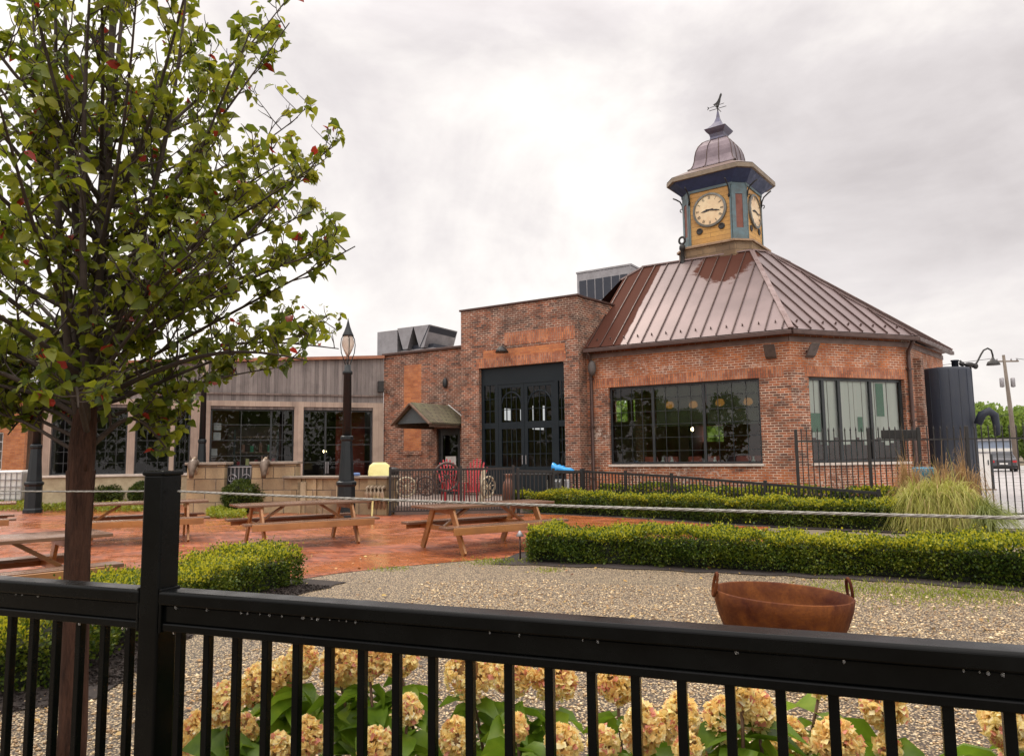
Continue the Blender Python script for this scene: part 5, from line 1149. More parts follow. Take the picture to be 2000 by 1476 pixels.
lpts = [Vector((post.x, post.y, 0))+fd*(-.06-2.2*k/20)+Vector((0, 0, atY(285, 959, 2.26).z-.01*4*(k/20)*(1-k/20)+.018*(k/20))) for k in range(21)]
twisted(lpts, .0028, 'thin pale rope stretching left from the tall black fence post past the tree')

# ------------------------------------------------------------------ hydrangeas behind the near fence
def fence_y(x): return F0.y+(x-F0.x)*fd.y/fd.x
FV = np.array([(0, 0, 0), (-.5, .42, .10), (0, 1, .22), (.5, .42, .10)])
def hydrangea(heads, label, back=(.30, .75), seed=0):
    rg_ = np.random.default_rng(seed); H = []
    for (x, y, s) in heads:
        Y0 = 2.6
        for _ in range(4): p = atY(x, y, Y0); Y0 = fence_y(p.x)+back[0]+(back[1]-back[0])*rg_.random()*.5+(.25 if y < 1340 else 0.)
        p = atY(x, y, Y0); H.append((p, s*Y0/FPX*.41))
    cx = sum(p.x for p, _ in H)/len(H); cy = sum(p.y for p, _ in H)/len(H)
    r = thing('hydrangea', label, 'shrub', (cx, cy, 0), 0, 'hydrangea shrubs behind the near fence'); o = Vector((cx, cy, 0))
    st = MB(); lp_, ld_ = [], []
    for p, rad in H:
        q = p-o; foot = Vector((q.x*.35+rg_.normal()*.03, q.y*.35+.05, 0)); m1 = foot.lerp(q, .5)+Vector((rg_.normal()*.03, rg_.normal()*.03, .05))
        end = q-Vector((0, 0, rad*.8)); line = [foot, foot.lerp(m1, .6), m1, m1.lerp(end, .6)+Vector((0, 0, .02)), end]; st.tube(line, [.008, .007, .006, .005, .0045], 6)
        # panicle of papery florets
        n = int(330*(rad/.07)**1.1); d = rg_.normal(size=(n, 3)); d /= np.linalg.norm(d, axis=1, keepdims=True); d[:, 2] = d[:, 2]*1.0
        tall = rg_.uniform(.95, 1.35); tp = np.where(d[:, 2] > 0, 1-rg_.uniform(.15, .42)*d[:, 2], 1.)*(1+.14*np.sin(3*np.arctan2(d[:, 1], d[:, 0])+rg_.random()*6)); rr = rad*(.72+.32*rg_.random(n)); pos = np.stack([d[:, 0]*rr*tp, d[:, 1]*rr*tp, d[:, 2]*rr*tall], 1)+np.array(q)
        pet = []; pd_ = []
        for k in range(4):
            tng = np.cross(d, rg_.normal(size=(n, 3))); tng /= np.linalg.norm(tng, axis=1, keepdims=True); pet.append(pos); pd_.append(tng+d*.45)
        leaves('flower_head', np.concatenate(pet), (.011, .021), PETAL, r, np.concatenate(pd_), .15, FV, CQ, None, 1.1)
        MB().ball(tuple(q), rad*.62, 10, 7).build('flower_core', plain('seed_core', (.30, .17, .07), (.18, .10, .04), 40, .9), r, uv=False) if 'seed_core' not in bpy.data.materials else MB().ball(tuple(q), rad*.62, 10, 7).build('flower_core', bpy.data.materials['seed_core'], r, uv=False)
        for k in range(16):
            t = .46+.50*k/16; bp = Vector(line[0]).lerp(m1, min(1, t/.5)) if t < .5 else m1.lerp(end, (t-.5)/.5); a = k*2.4+rg_.random()*1.5
            for s in (0, pi): lp_.append(tuple(bp)); ld_.append((cos(a+s), sin(a+s), .05-.35*rg_.random()))
    st.build('stems', STEMM, r, uv=False)
    leaves('leaves', np.array(lp_), (.085, .165), LEAF_HYD, r, np.array(ld_), .18, LV*np.array([1, 1, 2.4]), LQ, LT, 1.05, .45)
    return r
hydrangea([(385, 1440, 95), (436, 1372, 75), (505, 1335, 90), (548, 1318, 70), (590, 1285, 70), (470, 1425, 70), (600, 1440, 70), (545, 1462, 60)], 'leftmost hydrangea with faded pink and cream flower heads beside the fence post', seed=1)
hydrangea([(662, 1290, 88), (722, 1278, 85), (782, 1282, 80), (795, 1385, 60), (735, 1462, 75), (700, 1330, 60)], 'hydrangea with three tan flower heads tight under the fence rail', seed=2)
hydrangea([(920, 1308, 105), (1000, 1312, 90), (1083, 1322, 92), (892, 1440, 65), (1100, 1455, 75), (1010, 1420, 40)], 'large leafy hydrangea with pinkish tan heads in the middle of the fence', seed=3)
hydrangea([(1205, 1328, 92), (1255, 1420, 85), (1330, 1405, 90), (1180, 1455, 60)], 'hydrangea with golden heads just right of the leafy middle one', seed=4)
hydrangea([(1410, 1405, 80), (1448, 1355, 45), (1478, 1385, 70), (1540, 1442, 92), (1632, 1447, 95), (1345, 1462, 60), (1600, 1340, 30)], 'hydrangea with pale cream heads and one bare upright shoot below the fire bowl', seed=5)
hydrangea([(1722, 1372, 92), (1735, 1465, 50), (1690, 1465, 50)], 'small hydrangea with one big pinkish head right of the fire bowl', seed=6)
hydrangea([(1965, 1410, 95), (1990, 1470, 60), (2030, 1390, 80)], 'rightmost hydrangea with golden heads at the edge of view', seed=7)

# ------------------------------------------------------------------ the foreground pear tree
def pear():
    Y = 3.75; base = atY(148, 1000, Y); b0 = atY(138, 1460, Y); root = thing('pear_tree', 'young pear tree with green leaves turning red, close behind the near fence', 'tree', (b0.x, Y, 0))
    o = Vector((b0.x, Y, 0)); rg = random.Random(11); tr = MB(); br = MB(); lp_, ld_ = [], []
    K = [(b0.x-.006, 0), (b0.x, .25), (base.x, base.z), (atY(152, 880, Y).x, atY(152, 880, Y).z), (atY(160, 760, Y).x, atY(160, 760, Y).z), (atY(176, 600, Y).x, atY(176, 600, Y).z)]
    pts = [Vector((x-o.x, .012*i, z)) for i, (x, z) in enumerate(K)]
    tr.tube(pts, [.072, .064, .057, .062, .050, .040], 14); zf = pts[3].z
    for k in range(9): a = k*.7; tr.tube([pts[2]+Vector((.050*cos(a), .050*sin(a), -.5+.1*k)), pts[3]+Vector((.056*cos(a), .056*sin(a), -.1))], [.006, .012], 5)
    tr.build('trunk', BARK, root, uv=False)
    C = pts[3]
    def envelope(z):   # crown radius by height
        tbl = [(1.55, .25), (1.7, .55), (1.9, .92), (2.1, 1.08), (2.4, 1.3), (2.65, 1.36), (3.0, 1.27), (3.4, 1.16), (3.8, 1.0), (4.3, .75), (4.8, .35), (5.1, .05)]
        for (a, b), (c, d) in zip(tbl, tbl[1:]):
            if a <= z <= c: return 1.09*(b+(d-b)*(z-a)/(c-a))
        return .02
    # ascending leaders
    leaders = []
    for k, (lean, az, h) in enumerate(((.04, .3, 5.0), (.15, 3.5, 4.8), (.18, 5.6, 4.6), (.22, 1.9, 4.6), (.27, 4.5, 4.3), (.30, .2, 4.4), (.33, 2.9, 4.3), (.36, 1.1, 4.1), (.38, 5.1, 4.1))):
        a0 = pts[4] if k < 3 else pts[3].lerp(pts[4], .35+.1*(k % 4)); P = []; n = 16
        for i in range(n+1):
            t = i/n; z = a0.z+(h-a0.z)*t; r_ = lean*2.2*(t-.35*t*t); P.append(Vector((a0.x+cos(az)*r_+.02*sin(5*t+k), a0.y+sin(az)*r_+.02*cos(4*t+k*2), z)))
        rad = [(.034 if k == 0 else .024)*(1-.88*i/n) for i in range(n+1)]; br.tube(P, rad, 7); leaders.append((P, rad))
    def sub(P, rad, n_child, depth, ln, lo=.15):
        for c in range(n_child):
            t = lo+(.99-lo)*(c+rg.random()*.9)/n_child; i = min(int(t*(len(P)-1)), len(P)-2); f = t*(len(P)-1)-i; s = P[i].lerp(P[i+1], f)
            d0 = (P[i+1]-P[i]).normalized(); az = rg.uniform(0, 2*pi); side = Vector((cos(az), sin(az), rg.uniform(-.1, .35))); dd = (d0*.6+side*.75).normalized()
            grow(s, dd, ln*rg.uniform(.6, 1.15)*(1-.35*t), max(.0026, rad[i]*.42), depth)
    def grow(s, d, ln, r0, depth):
        n = 7 if depth else 5; P = [s]; dd = d.copy(); lim = rg.uniform(.80, 1.16)
        for i in range(n):
            dd = (dd+Vector((rg.gauss(0, .12), rg.gauss(0, .12), .12+rg.gauss(0, .08)))).normalized(); q = P[-1]+dd*(ln/n)
            rr = hypot(q.x-.05, q.y); e = envelope(q.z)*lim
            if rr > e*1.05: q = Vector((q.x*.97, q.y*.97, q.z+.012))
            P.append(q)
        rad = [r0*(1-.8*i/n)+.001 for i in range(n+1)]; br.tube(P, rad, 5 if depth else 4, cap=False)
        if depth > 0: sub(P, rad, 4, depth-1, ln*.5)
        for i in range(2 if depth else 1, n+1):
            for _ in range(int((1.05 if depth == 0 else .75)+rg.random()*(1.2 if i > n-2 else .9))):
                pp = P[i]+Vector((rg.gauss(0, .012), rg.gauss(0, .012), rg.gauss(0, .012))); az = rg.uniform(0, 2*pi)
                lp_.append(tuple(pp)); ld_.append((cos(az)*.8+dd.x*.5, sin(az)*.8+dd.y*.5, -.30+rg.gauss(0, .4)))
    for P, rad in leaders: sub(P, rad, 14, 1, .42, .12)
    # scaffold limbs sweeping out and up
    for k in range(38):
        az = k*2.399+.4; z0 = 1.60+(k/38)*1.75; u0 = max(0, min(1, (z0-C.z)/(pts[4].z-C.z)))
        P0 = pts[3].lerp(pts[4], u0) if z0 < pts[4].z else leaders[0][0][max(0, min(15, int(16*(z0-pts[4].z)/(5.0-pts[4].z))))]
        zt_ = z0+.55+.5*rg.random()+(.15 if z0 > 2. else 0); droop = k < 11
        if droop: zt_ = z0+.02+.035*k
        R = envelope(min(4.9, max(1.56, zt_)))*rg.uniform(.80, 1.12); tip = Vector((P0.x+cos(az)*R, P0.y+sin(az)*R, zt_))
        n = 10; P = []
        for i in range(n+1):
            u = i/n; q = P0.lerp(tip, u); q.z = P0.z+(tip.z-P0.z)*(u**1.3)+(.16*sin(pi*u) if droop else 0); q += Vector((.03*sin(4*u+k), .03*cos(5*u+k), 0)); P.append(q)
        r0 = .016-.005*k/38; rad = [r0*(1-.85*i/n)+.0012 for i in range(n+1)]; br.tube(P, rad, 6, cap=False); sub(P, rad, 10, 1, .36, .18)
    for k in range(17):
        az, z0 = (rg.uniform(-.75, .75), 1.75+.075*k) if k < 11 else (pi+rg.uniform(-.8, .6), 1.58+.08*(k-11))
        P0 = pts[3].lerp(pts[4], max(0, min(1, (z0-C.z)/(pts[4].z-C.z)))) if z0 < pts[4].z else leaders[0][0][max(0, min(15, int(16*(z0-pts[4].z)/(5.0-pts[4].z))))]
        zt_ = z0+(.30+.3*rg.random() if k < 11 else .12+.2*rg.random()); R = envelope(min(4.9, zt_))*rg.uniform(.76, .96); tip = Vector((P0.x+cos(az)*R, P0.y+sin(az)*R, zt_)); n = 10; P = []
        for i in range(n+1):
            u = i/n; q = P0.lerp(tip, u); q.z = P0.z+(tip.z-P0.z)*(u**1.3)+.07*sin(pi*u); P.append(q+Vector((.03*sin(4*u+k), .03*cos(5*u+k), 0)))
        rad = [.011*(1-.85*i/n)+.0012 for i in range(n+1)]; br.tube(P, rad, 6, cap=False); sub(P, rad, 12, 1, .34, .25)
    br.build('branches', TWIG, root, uv=False)
    lp_, ld_ = np.array(lp_), np.array(ld_)
    cl_n = np.sin(lp_[:, 0]*9.1+2.*np.sin(lp_[:, 2]*5.3))*np.sin(lp_[:, 1]*8.3+1.7*np.sin(lp_[:, 0]*6.1))*np.sin(lp_[:, 2]*7.7+2.1*np.sin(lp_[:, 1]*5.7))
    rr0 = np.hypot(lp_[:, 0]-.05, lp_[:, 1]); outer = np.clip(rr0/1.2, 0, 1)
    keep = rng.random(len(lp_)) < np.clip(  .62+1.9*cl_n-.08*(1-outer)+np.where(lp_[:, 0] < -.1, .22, 0)+np.where(lp_[:, 2] < 2.2, .25, 0), .13, 1.)
    lp_, ld_ = lp_[keep], ld_[keep]
    scn['leafcount'] = len(lp_)
    leaves('crown', lp_, (.032, .080), LEAF_TREE, root, ld_, .35, LV*np.array([1.08, 1, 1.9]), LQ, LT, 1.1, .8)
pear()
# ------------------------------------------------------------------ rear garden railing (along the ramp)
def railing(p0, p1, h0, h1, posts, n, label, z0=0., zf=None, thick=.027, railw=.06, spike=0., name='iron_railing', second=None):
    p0, p1 = Vector((p0[0], p0[1], 0)), Vector((p1[0], p1[1], 0)); d = p1-p0; Lh = d.length; ang = atan2(d.y, d.x)
    r = thing(name, label, 'railing', tuple(p0), ang, None); hh = lambda x: h0+(h1-h0)*x/Lh
    for x in posts: MB().bx(x*Lh-.035, x*Lh+.035, -.035, .035, 0, hh(x*Lh)+.06).build('post', METAL_BK2, r, bevel=.006)
    MB().bar((0, 0, hh(0)-railw/2-(spike or 0)), (Lh, 0, hh(Lh)-railw/2-(spike or 0)), railw, railw).build('top_rail', METAL_BK2, r)
    MB().bar((0, 0, z0+.12), (Lh, 0, z0+.12), .035, .035).build('bottom_rail', METAL_BK2, r)
    if second: MB().bar((0, 0, second), (Lh, 0, second), .035, .035).build('middle_rail', METAL_BK2, r)
    for k in range(1, n):
        x = Lh*k/n
        q = MB(); q.bar((x, 0, z0+.125), (x, 0, hh(x)-(.03 if not spike else 0)), thick, thick)
        if spike: q.lathe([(thick*.7, hh(x)), (thick*.9, hh(x)+.02), (.002, hh(x)+.09)], 4, (x, 0, 0), 0, False)
        q.build('picket', METAL_BK2, r, uv=False)
    return r
# deck landing behind the railing
dp = [gr(762, 1003), gr(1000, 1000), gr(1130, 992)]
dk = [Vector((dp[0].x+.2, 20.6)), Vector((atY(1132, 950, 20.9).x, 20.9))]
q = MB(); q.prism([(dk[0].x, 20.7), (dk[1].x, 21.), (dk[1].x+.6, 23.4), (AX.x-1.2, 27.6), (AX.x-4, 28.2), (dk[0].x-.5, 25)], 0, .22); o = q.build('deck', plain('concrete_landing', (.26, .2, .17), (.18, .14, .12), 2, .7)); struct(o)
a = atY(762, 960, 20.4); b = atY(1003, 960, 20.7); railing((a.x, 20.4), (b.x, 20.7), 1.26, 1.26, (0, .57, 1), 44, 'black iron railing with wagon wheels behind it, before the small door')
a = atY(1012, 960, 20.9); b = atY(1136, 960, 21.6); railing((a.x, 20.9), (b.x, 21.6), 1.19, 1.13, (0, .55, 1), 16, 'short black railing before the huge gate door')
a = atY(1140, 950, 21.6); b = atY(1312, 940, 19.7); c = atY(1718, 990, 16.3)
railing((a.x, 21.6), (b.x, 19.7), 1.14, 1.02, (0, .5, 1), 26, 'low black railing stepping down in front of the hall window')
railing((b.x, 19.7), (c.x, 16.3), 1.02, .70, (0, .5, 1), 50, 'low black railing running down to the ornamental grass')
# a hedge seen through that railing
hedge([(a.x+.5, 22.2), (b.x+.35, 20.7), (7.2, 18.4), (8.9, 17.4)], .7, .62, 16000, 'dark hedge behind the low railing, at the foot of the hall wall', (.05, .09), tip=.3)
# spiked fence on the right
a = atY(1557, 900, 18.3); b = atY(1797, 900, 17.7); c = atY(2060, 900, 17.)
railing((a.x, 18.3), (b.x, 17.7), 2.08, 2.08, (0, .60, 1), 22, 'tall black spiked fence in front of the window with the white reflection', second=None, thick=.022, railw=.035, spike=.22, name='spiked_fence')
railing((b.x+.05, 17.7), (c.x, 17.0), 2.08, 2.08, (.36, 1), 19, 'tall black spiked fence in front of the navy tank and car park', thick=.022, railw=.035, spike=.22, name='spiked_fence')
q = MB(); p = atY(1722, 847, 18.1); p2 = atY(1800, 847, 17.9); q.bar((p.x, 18.12, p.z-.02), (p2.x, 17.95, p.z-.02), .05, .22); tag(q.build('black_board', METAL_BK2, bevel=.01), 'black plain board fixed level on the spiked fence before the window', 'board')
# ------------------------------------------------------------------ things on the landing
def wheel(px, py, rpx, Y, mat, label, tilt=.2, ang=0.):
    p = atY(px, py, Y); R = rpx*Y/FPX; r = thing('wagon_wheel', label, 'wagon wheel', (p.x, Y, p.z), ang, 'wagon wheels by the railing'); r.rotation_euler = (tilt, 0, ang)
    n = 28; MB().tube([(R*cos(2*pi*k/n), 0, R*sin(2*pi*k/n)) for k in range(n+1)], R*.075+.008, 6, cap=False).build('rim', mat, r, uv=False)
    q = MB()
    for k in range(10): a_ = pi*k/5+.2; q.tube([(.05*cos(a_), 0, .05*sin(a_)), (R*cos(a_), 0, R*sin(a_))], .014, 5)
    q.build('spokes', mat, r, uv=False); MB().loft([[(.06*cos(2*pi*k/12), y, .06*sin(2*pi*k/12)) for k in range(12)] for y in (-.07, .07)], 0, True).build('hub', mat, r, uv=False)
wheel(793, 951, 19, 21.0, CREAMW, 'cream wagon wheel behind the railing, nearest the stone pier', .2, .3)
wheel(832, 949, 18, 21.2, DKWHEEL, 'dark red wagon wheel low behind the railing', .15, -.2)
wheel(872, 931, 27, 21.7, DKWHEEL, 'largest brown wagon wheel, leaning before the small door', .1, .5)
wheel(953, 951, 20, 21.1, CREAMW, 'cream wagon wheel behind the railing, before the huge door', .1, .9)
def chair(x, y, ang, mat, label, name='garden_chair', z=.22):
    r = thing(name, label, 'garden chair', (x, y, z), ang, 'slatted garden chairs')
    n = 7
    for k in range(n):
        t = (k-(n-1)/2); a_ = t*.10; h = 1.32-.03*t*t
        q = MB(); q.bar((t*.075, .25, .33), (t*.075+sin(a_)*.9, .25+.36, h), .072, .02, 0, (0, 1, 0)); q.build('back_slat', mat, r, bevel=.005, uv=False)
    MB().bx(-.28, .28, -.3, .27, .33, .36).build('seat', mat, r, bevel=.006)
    for sx in (-1, 1):
        MB().bx(sx*.32-.05, sx*.32+.05, -.34, .34, .58, .605).build('armrest', mat, r, bevel=.006)
        MB().bar((sx*.31, -.28, 0), (sx*.31, -.28, .578), .05, .08).build('leg', mat, r); MB().bar((sx*.31, .45, 0), (sx*.31, .2, .578), .05, .08).build('leg', mat, r)
    return r
p = atY(879, 905, 22.8); c1_ = chair(p.x, 22.8, .35, REDC, 'red slatted garden chair standing before the small annex door')
c1_.scale = (.66, .66, .98); p = atY(923, 905, 22.); c2_ = copy_tree(c1_, (p.x, 22., .22), -.3, 'red slatted garden chair with a cream board leaning on its right side')
p = atY(938, 930, 21.6); q = MB(); q.prism([(-.10, 0), (.06, 0), (.13, .9), (.06, 1.06), (-.02, .9)], -.02, .02, 0, lambda v: (v[0], v[2], v[1])); tag(q.build('leaning_board', CREAMW, None, (p.x+.05, 21.55, .22)), 'cream pointed board leaning beside the right red chair', 'board')
# yellow chair and bin behind the bar wall
p = atY(742, 915, 20.9); r = thing('plastic_chair', 'pale yellow plastic chair rising above the end of the stone bar wall', 'chair', (p.x, 20.9, 0), .25)
bk = [[(x*wd, .06*x*x*6-.05+t*.12, z) for x in (-.3, -.2, -.1, 0, .1, .2, .3)] for z, wd, t in ((.45, .8, 0), (.7, .95, .3), (.95, 1.05, .7), (1.2, 1.05, 1.), (1.36, .92, 1.2), (1.44, .55, 1.3))]
m_ = MB(); m_.loft([[*rw, *[(a, b+.03, c) for a, b, c in rw[::-1]]] for rw in bk], 0, True); m_.build('backrest', YELLOW, r, uv=False)
MB().bx(-.26, .26, -.5, .0, .42, .46).build('seat', YELLOW, r, bevel=.02)
for sx in (-1, 1):
    for y in (-.45, -.02): MB().bar((sx*.24, y, 0), (sx*.22, y, .42), .045, .045).build('leg', YELLOW, r)
p = atY(755, 916, 21.1); MB().lathe([(.14, 0), (.17, 1.15), (.19, 1.16), (.19, 1.25), (.05, 1.3)], 14, (p.x+.15, 21.3, 0)).build('bin', METAL_BK2); tag(bpy.data.objects['bin'], 'slim black bin just behind the yellow plastic chair', 'bin')
p = atY(698, 929, 20.6); q = MB(); q.bx(-.3, .15, -.1, .1, 0, .09); tag(q.build('folded_cloth', plain('blue_cloth', (.16, .26, .48), (.1, .17, .35), 6, .8), None, (p.x, 20.2, 1.085), .1, bevel=.03), 'folded blue cloth lying on the slab top right of the lamp post', 'cloth')
# blue inflatable slipper-like cover on the railing end table
p = atY(1044, 925, 21.9); r = thing('patio_table', 'dark slatted patio table before the huge door', 'table', (p.x, 22.3, 0), A1)
MB().bx(-.85, .85, -.42, .42, 1.0, 1.05).build('table_top', METAL_BK2, r, bevel=.008)
for sx in (-1, 1):
    for sy in (-1, 1): MB().bar((sx*.78, sy*.36, .0), (sx*.78, sy*.36, 1.0), .05, .05).build('leg', METAL_BK2, r)
p = atY(1099, 921, 22.); r = thing('blue_cover', 'bright blue lumpy vinyl cover on the table end by the downpipe', 'cover', (p.x-.02, 22., p.z), -.35)
q = MB(); sec = [(-.30, .10, .20, .15), (-.26, .17, .27, .16), (-.16, .15, .20, .17), (-.04, .17, .19, .17), (.10, .15, .13, .15), (.26, .14, .11, .12), (.36, .07, .06, .07)]
q.loft([[(x, w_*cos(2*pi*k/14), max(0, h_*(.45+.62*sin(2*pi*k/14)+.06*sin(6*pi*k/14)))) for k in range(14)] for x, w_, h_, _ in sec], 0, True); q.build('cover_body', BLUEP, r, uv=False)
q = MB(); q.tube([(-.1, -.16, .05), (-.08, -.08, .19), (-.08, .08, .2), (-.1, .16, .05)], .02, 6); q.tube([(.04, -.16, .04), (.05, -.07, .16), (.05, .07, .16), (.04, .16, .04)], .02, 6); q.build('strap', BLUEP, r, uv=False)
tb_ = MB(); tb_.bx(-.45, .45, -.25, .25, -.05, -.003); tb_.bx(-.4, -.35, -.2, -.15, -p.z, -.051); tb_.bx(.35, .4, -.2, -.15, -p.z, -.051); tb_.bx(-.4, -.35, .15, .2, -p.z, -.051); tb_.bx(.35, .4, .15, .2, -p.z, -.051)
tag(tb_.build('side_table', METAL_BK2, None, (p.x, 22., p.z), -.35), 'small black side table under the bright blue cover', 'table')
# white lattice crate
p = atY(1092, 945, 22.3); r = thing('lattice_crate', 'white lattice crate under the blue cover, behind the short railing', 'crate', (p.x, 22.6, 0), -.4)
q = MB()
for k in range(6): x = -.27+k*.108; q.bx(x-.014, x+.014, -.25, -.235, .2, .85); q.bx(x-.014, x+.014, .235, .25, .2, .85)
for k in range(6): z = .21+k*.125; q.bx(-.28, .28, -.262, -.251, z-.014, z+.014); q.bx(-.28, .28, .251, .262, z-.014, z+.014)
q.build('lattice', WHITE, r); MB().bx(-.26, .26, -.22, .22, .2, .8).build('liner', plain('pale_liner', (.6, .62, .66), (.5, .52, .56), 3, .7), r)
# milk churn
p = atY(993, 935, 21.); MB().lathe([(.12, 0), (.16, .04), (.17, .42), (.13, .56), (.085, .62), (.085, .70), (.12, .76), (.11, .77)], 16, (p.x, 21.2, .30)).build('milk_churn', TERRA); tag(bpy.data.objects['milk_churn'], 'brown rounded milk churn at the gap in the railing', 'churn')
q = MB().bx(-.2, .2, -.2, .2, 0, .298); tag(q.build('churn_stand', METAL_BK2, None, (p.x, 21.2, 0), .1, bevel=.01), 'small black square stand carrying the brown milk churn', 'stand')
# turquoise pot by the dry grass
p = atY(1804, 914, 16.9); MB().lathe([(.14, p.z-.45), (.20, p.z-.15), (.235, p.z), (.225, p.z+.02), (.20, p.z)], 20, (p.x, 16.9, 0)).build('glazed_pot', POT); o = bpy.data.objects['glazed_pot']; tag(o, 'turquoise glazed pot half hidden by the ornamental grass', 'pot')
MB().lathe([(.2, 0), (.17, .1), (.16, p.z-.46), (.19, p.z-.452)], 12, (p.x, 16.9, 0)).build('pot_plinth', STONECAP); tag(bpy.data.objects['pot_plinth'], 'round stone plinth under the turquoise pot', 'plinth')

# ------------------------------------------------------------------ hall interior seen through the glass
def pendant(px, py, lab):
    wo = wld(0, 1.5); s, z = vp(px, py, wo, A1); P = wld(s, 1.5); r = thing('pendant_lamp', lab, 'pendant lamp', (P.x, P.y, z), A1, 'amber pendant lamps')
    MB().lathe([(.05, -.13), (.13, -.09), (.15, -.02), (.11, .07), (.07, .10)], 12, sx=1, sy=.6).build('lamp_glass', PENDM, r, uv=False); MB().tube([(0, 0, .1), (0, 0, ZE-.13-z)], .008, 5).build('cord', METAL_BK2, r, uv=False)

pendant(1308, 790, 'amber glass pendant lamp, leftmost of four behind the hall window shades')
pendant(1354, 789, 'amber glass pendant lamp just left of the middle window mullion')
pendant(1406, 785, 'amber glass pendant lamp just right of the middle window mullion')
pendant(1461, 783, 'amber glass pendant lamp nearest the hall corner')
s, z = vp(1352, 838, wld(0, 2.2), A1); P = wld(s, 2.2); r = thing('bare_bulb', 'bright bare bulb glowing inside the hall under the window shade', 'light bulb', (P.x, P.y, z), A1)
MB().ball((0, 0, 0), 1., 10, 8, 0, (.045, .045, .075)).build('bulb', BULB, r, uv=False); MB().tube([(0, 0, .07), (0, 0, ZE-.13-z)], .007, 5).build('cord', METAL_BK2, r, uv=False)
def dining_set(lx, ly, label, cloth):
    P = wld(lx, ly); r = thing('dining_table', label, 'table', (P.x, P.y, .55), A1, 'dining tables in the hall')
    MB().bx(-.55, .55, -.4, .4, .72, .76).build('table_top', cloth, r, bevel=.01); MB().lathe([(.25, 0), (.22, .03), (.05, .06), (.05, .719)], 12).build('pedestal', METAL_BK2, r)
    for k, (cx, cy, an) in enumerate(((0, -.75, 0), (0, .75, pi))):
        W = wld(lx+cx, ly+cy); c = thing('dining_chair', 'dark chair on the %s side of the %s' % (('near', 'far')[k], label.replace('of the hall window', 'inside the hall')), 'chair', (W.x, W.y, .55), A1+an, 'dining chairs in the hall')
        MB().bx(-.22, .22, -.22, .22, .42, .46).build('seat', INTR if k else METAL_BK2, c, bevel=.01); MB().bx(-.22, .22, -.22, -.18, .461, .95).build('backrest', INTR, c, bevel=.01)
        for sx in (-1, 1):
            for sy in (-1, 1): MB().bx(sx*.19-.02, sx*.19+.02, sy*.19-.02, sy*.19+.02, 0, .419).build('leg', METAL_BK2, c)
    q = MB()
    for x, y in ((-.3, -.15), (.1, -.2), (.3, .1)): q.lathe([(.05, .762), (.06, .80), (.02, .86), (.035, .93), (.03, .93)], 10, (x, y, 0))
    q.build('table_setting', WHITE, r)
dining_set(-4.6, 1.6, 'table by the left bay of the hall window', TIMBERW); dining_set(-3.2, 1.7, 'table by the middle bay of the hall window', WHITE); dining_set(-1.7, 1.7, 'table by the right bay of the hall window', TIMBERW)

# ------------------------------------------------------------------ beyond the garden
# far trees
def far_trees(cx, cy, w, d, h, n, label, name='far_trees', mat=None, size=(.35, .8)):
    k = max(6, int(w/2.4)); cs = [(cx-w/2+w*(q_+.5)/k+rng.uniform(-1, 1), cy+rng.uniform(-d/2, d/2), rng.uniform(1.6, 3.2), h*rng.uniform(.78, 1.0)) for q_ in range(k)]
    pts = []; dr = []
    for (x, y, r, hh) in cs:
        p, q = blob_pts(n//k, (x, y, hh*.55), (r*1.25, r*1.25, hh*.46), .7); p += rng.normal(0, .18, p.shape); pts.append(p); dr.append(q)
    p = np.concatenate(pts); q = np.concatenate(dr); kp = p[:, 2] > 0
    return tag(leaves(name, p[kp], size, mat or LEAF_FAR, None, q[kp]+np.array([0, 0, .4]), .7, CV, CQ, None, 1.3), label, 'trees', kind='stuff')
far_trees(70, 104, 44, 8, 8.6, 30000, 'bright green belt of trees far behind the car park')
far_trees(13, 62, 13, 8, 7., 8000, 'green belt of trees behind the brick buildings')
far_trees(-42, 58, 26, 8, 6.2, 9000, 'trees far behind the brick house on the left')
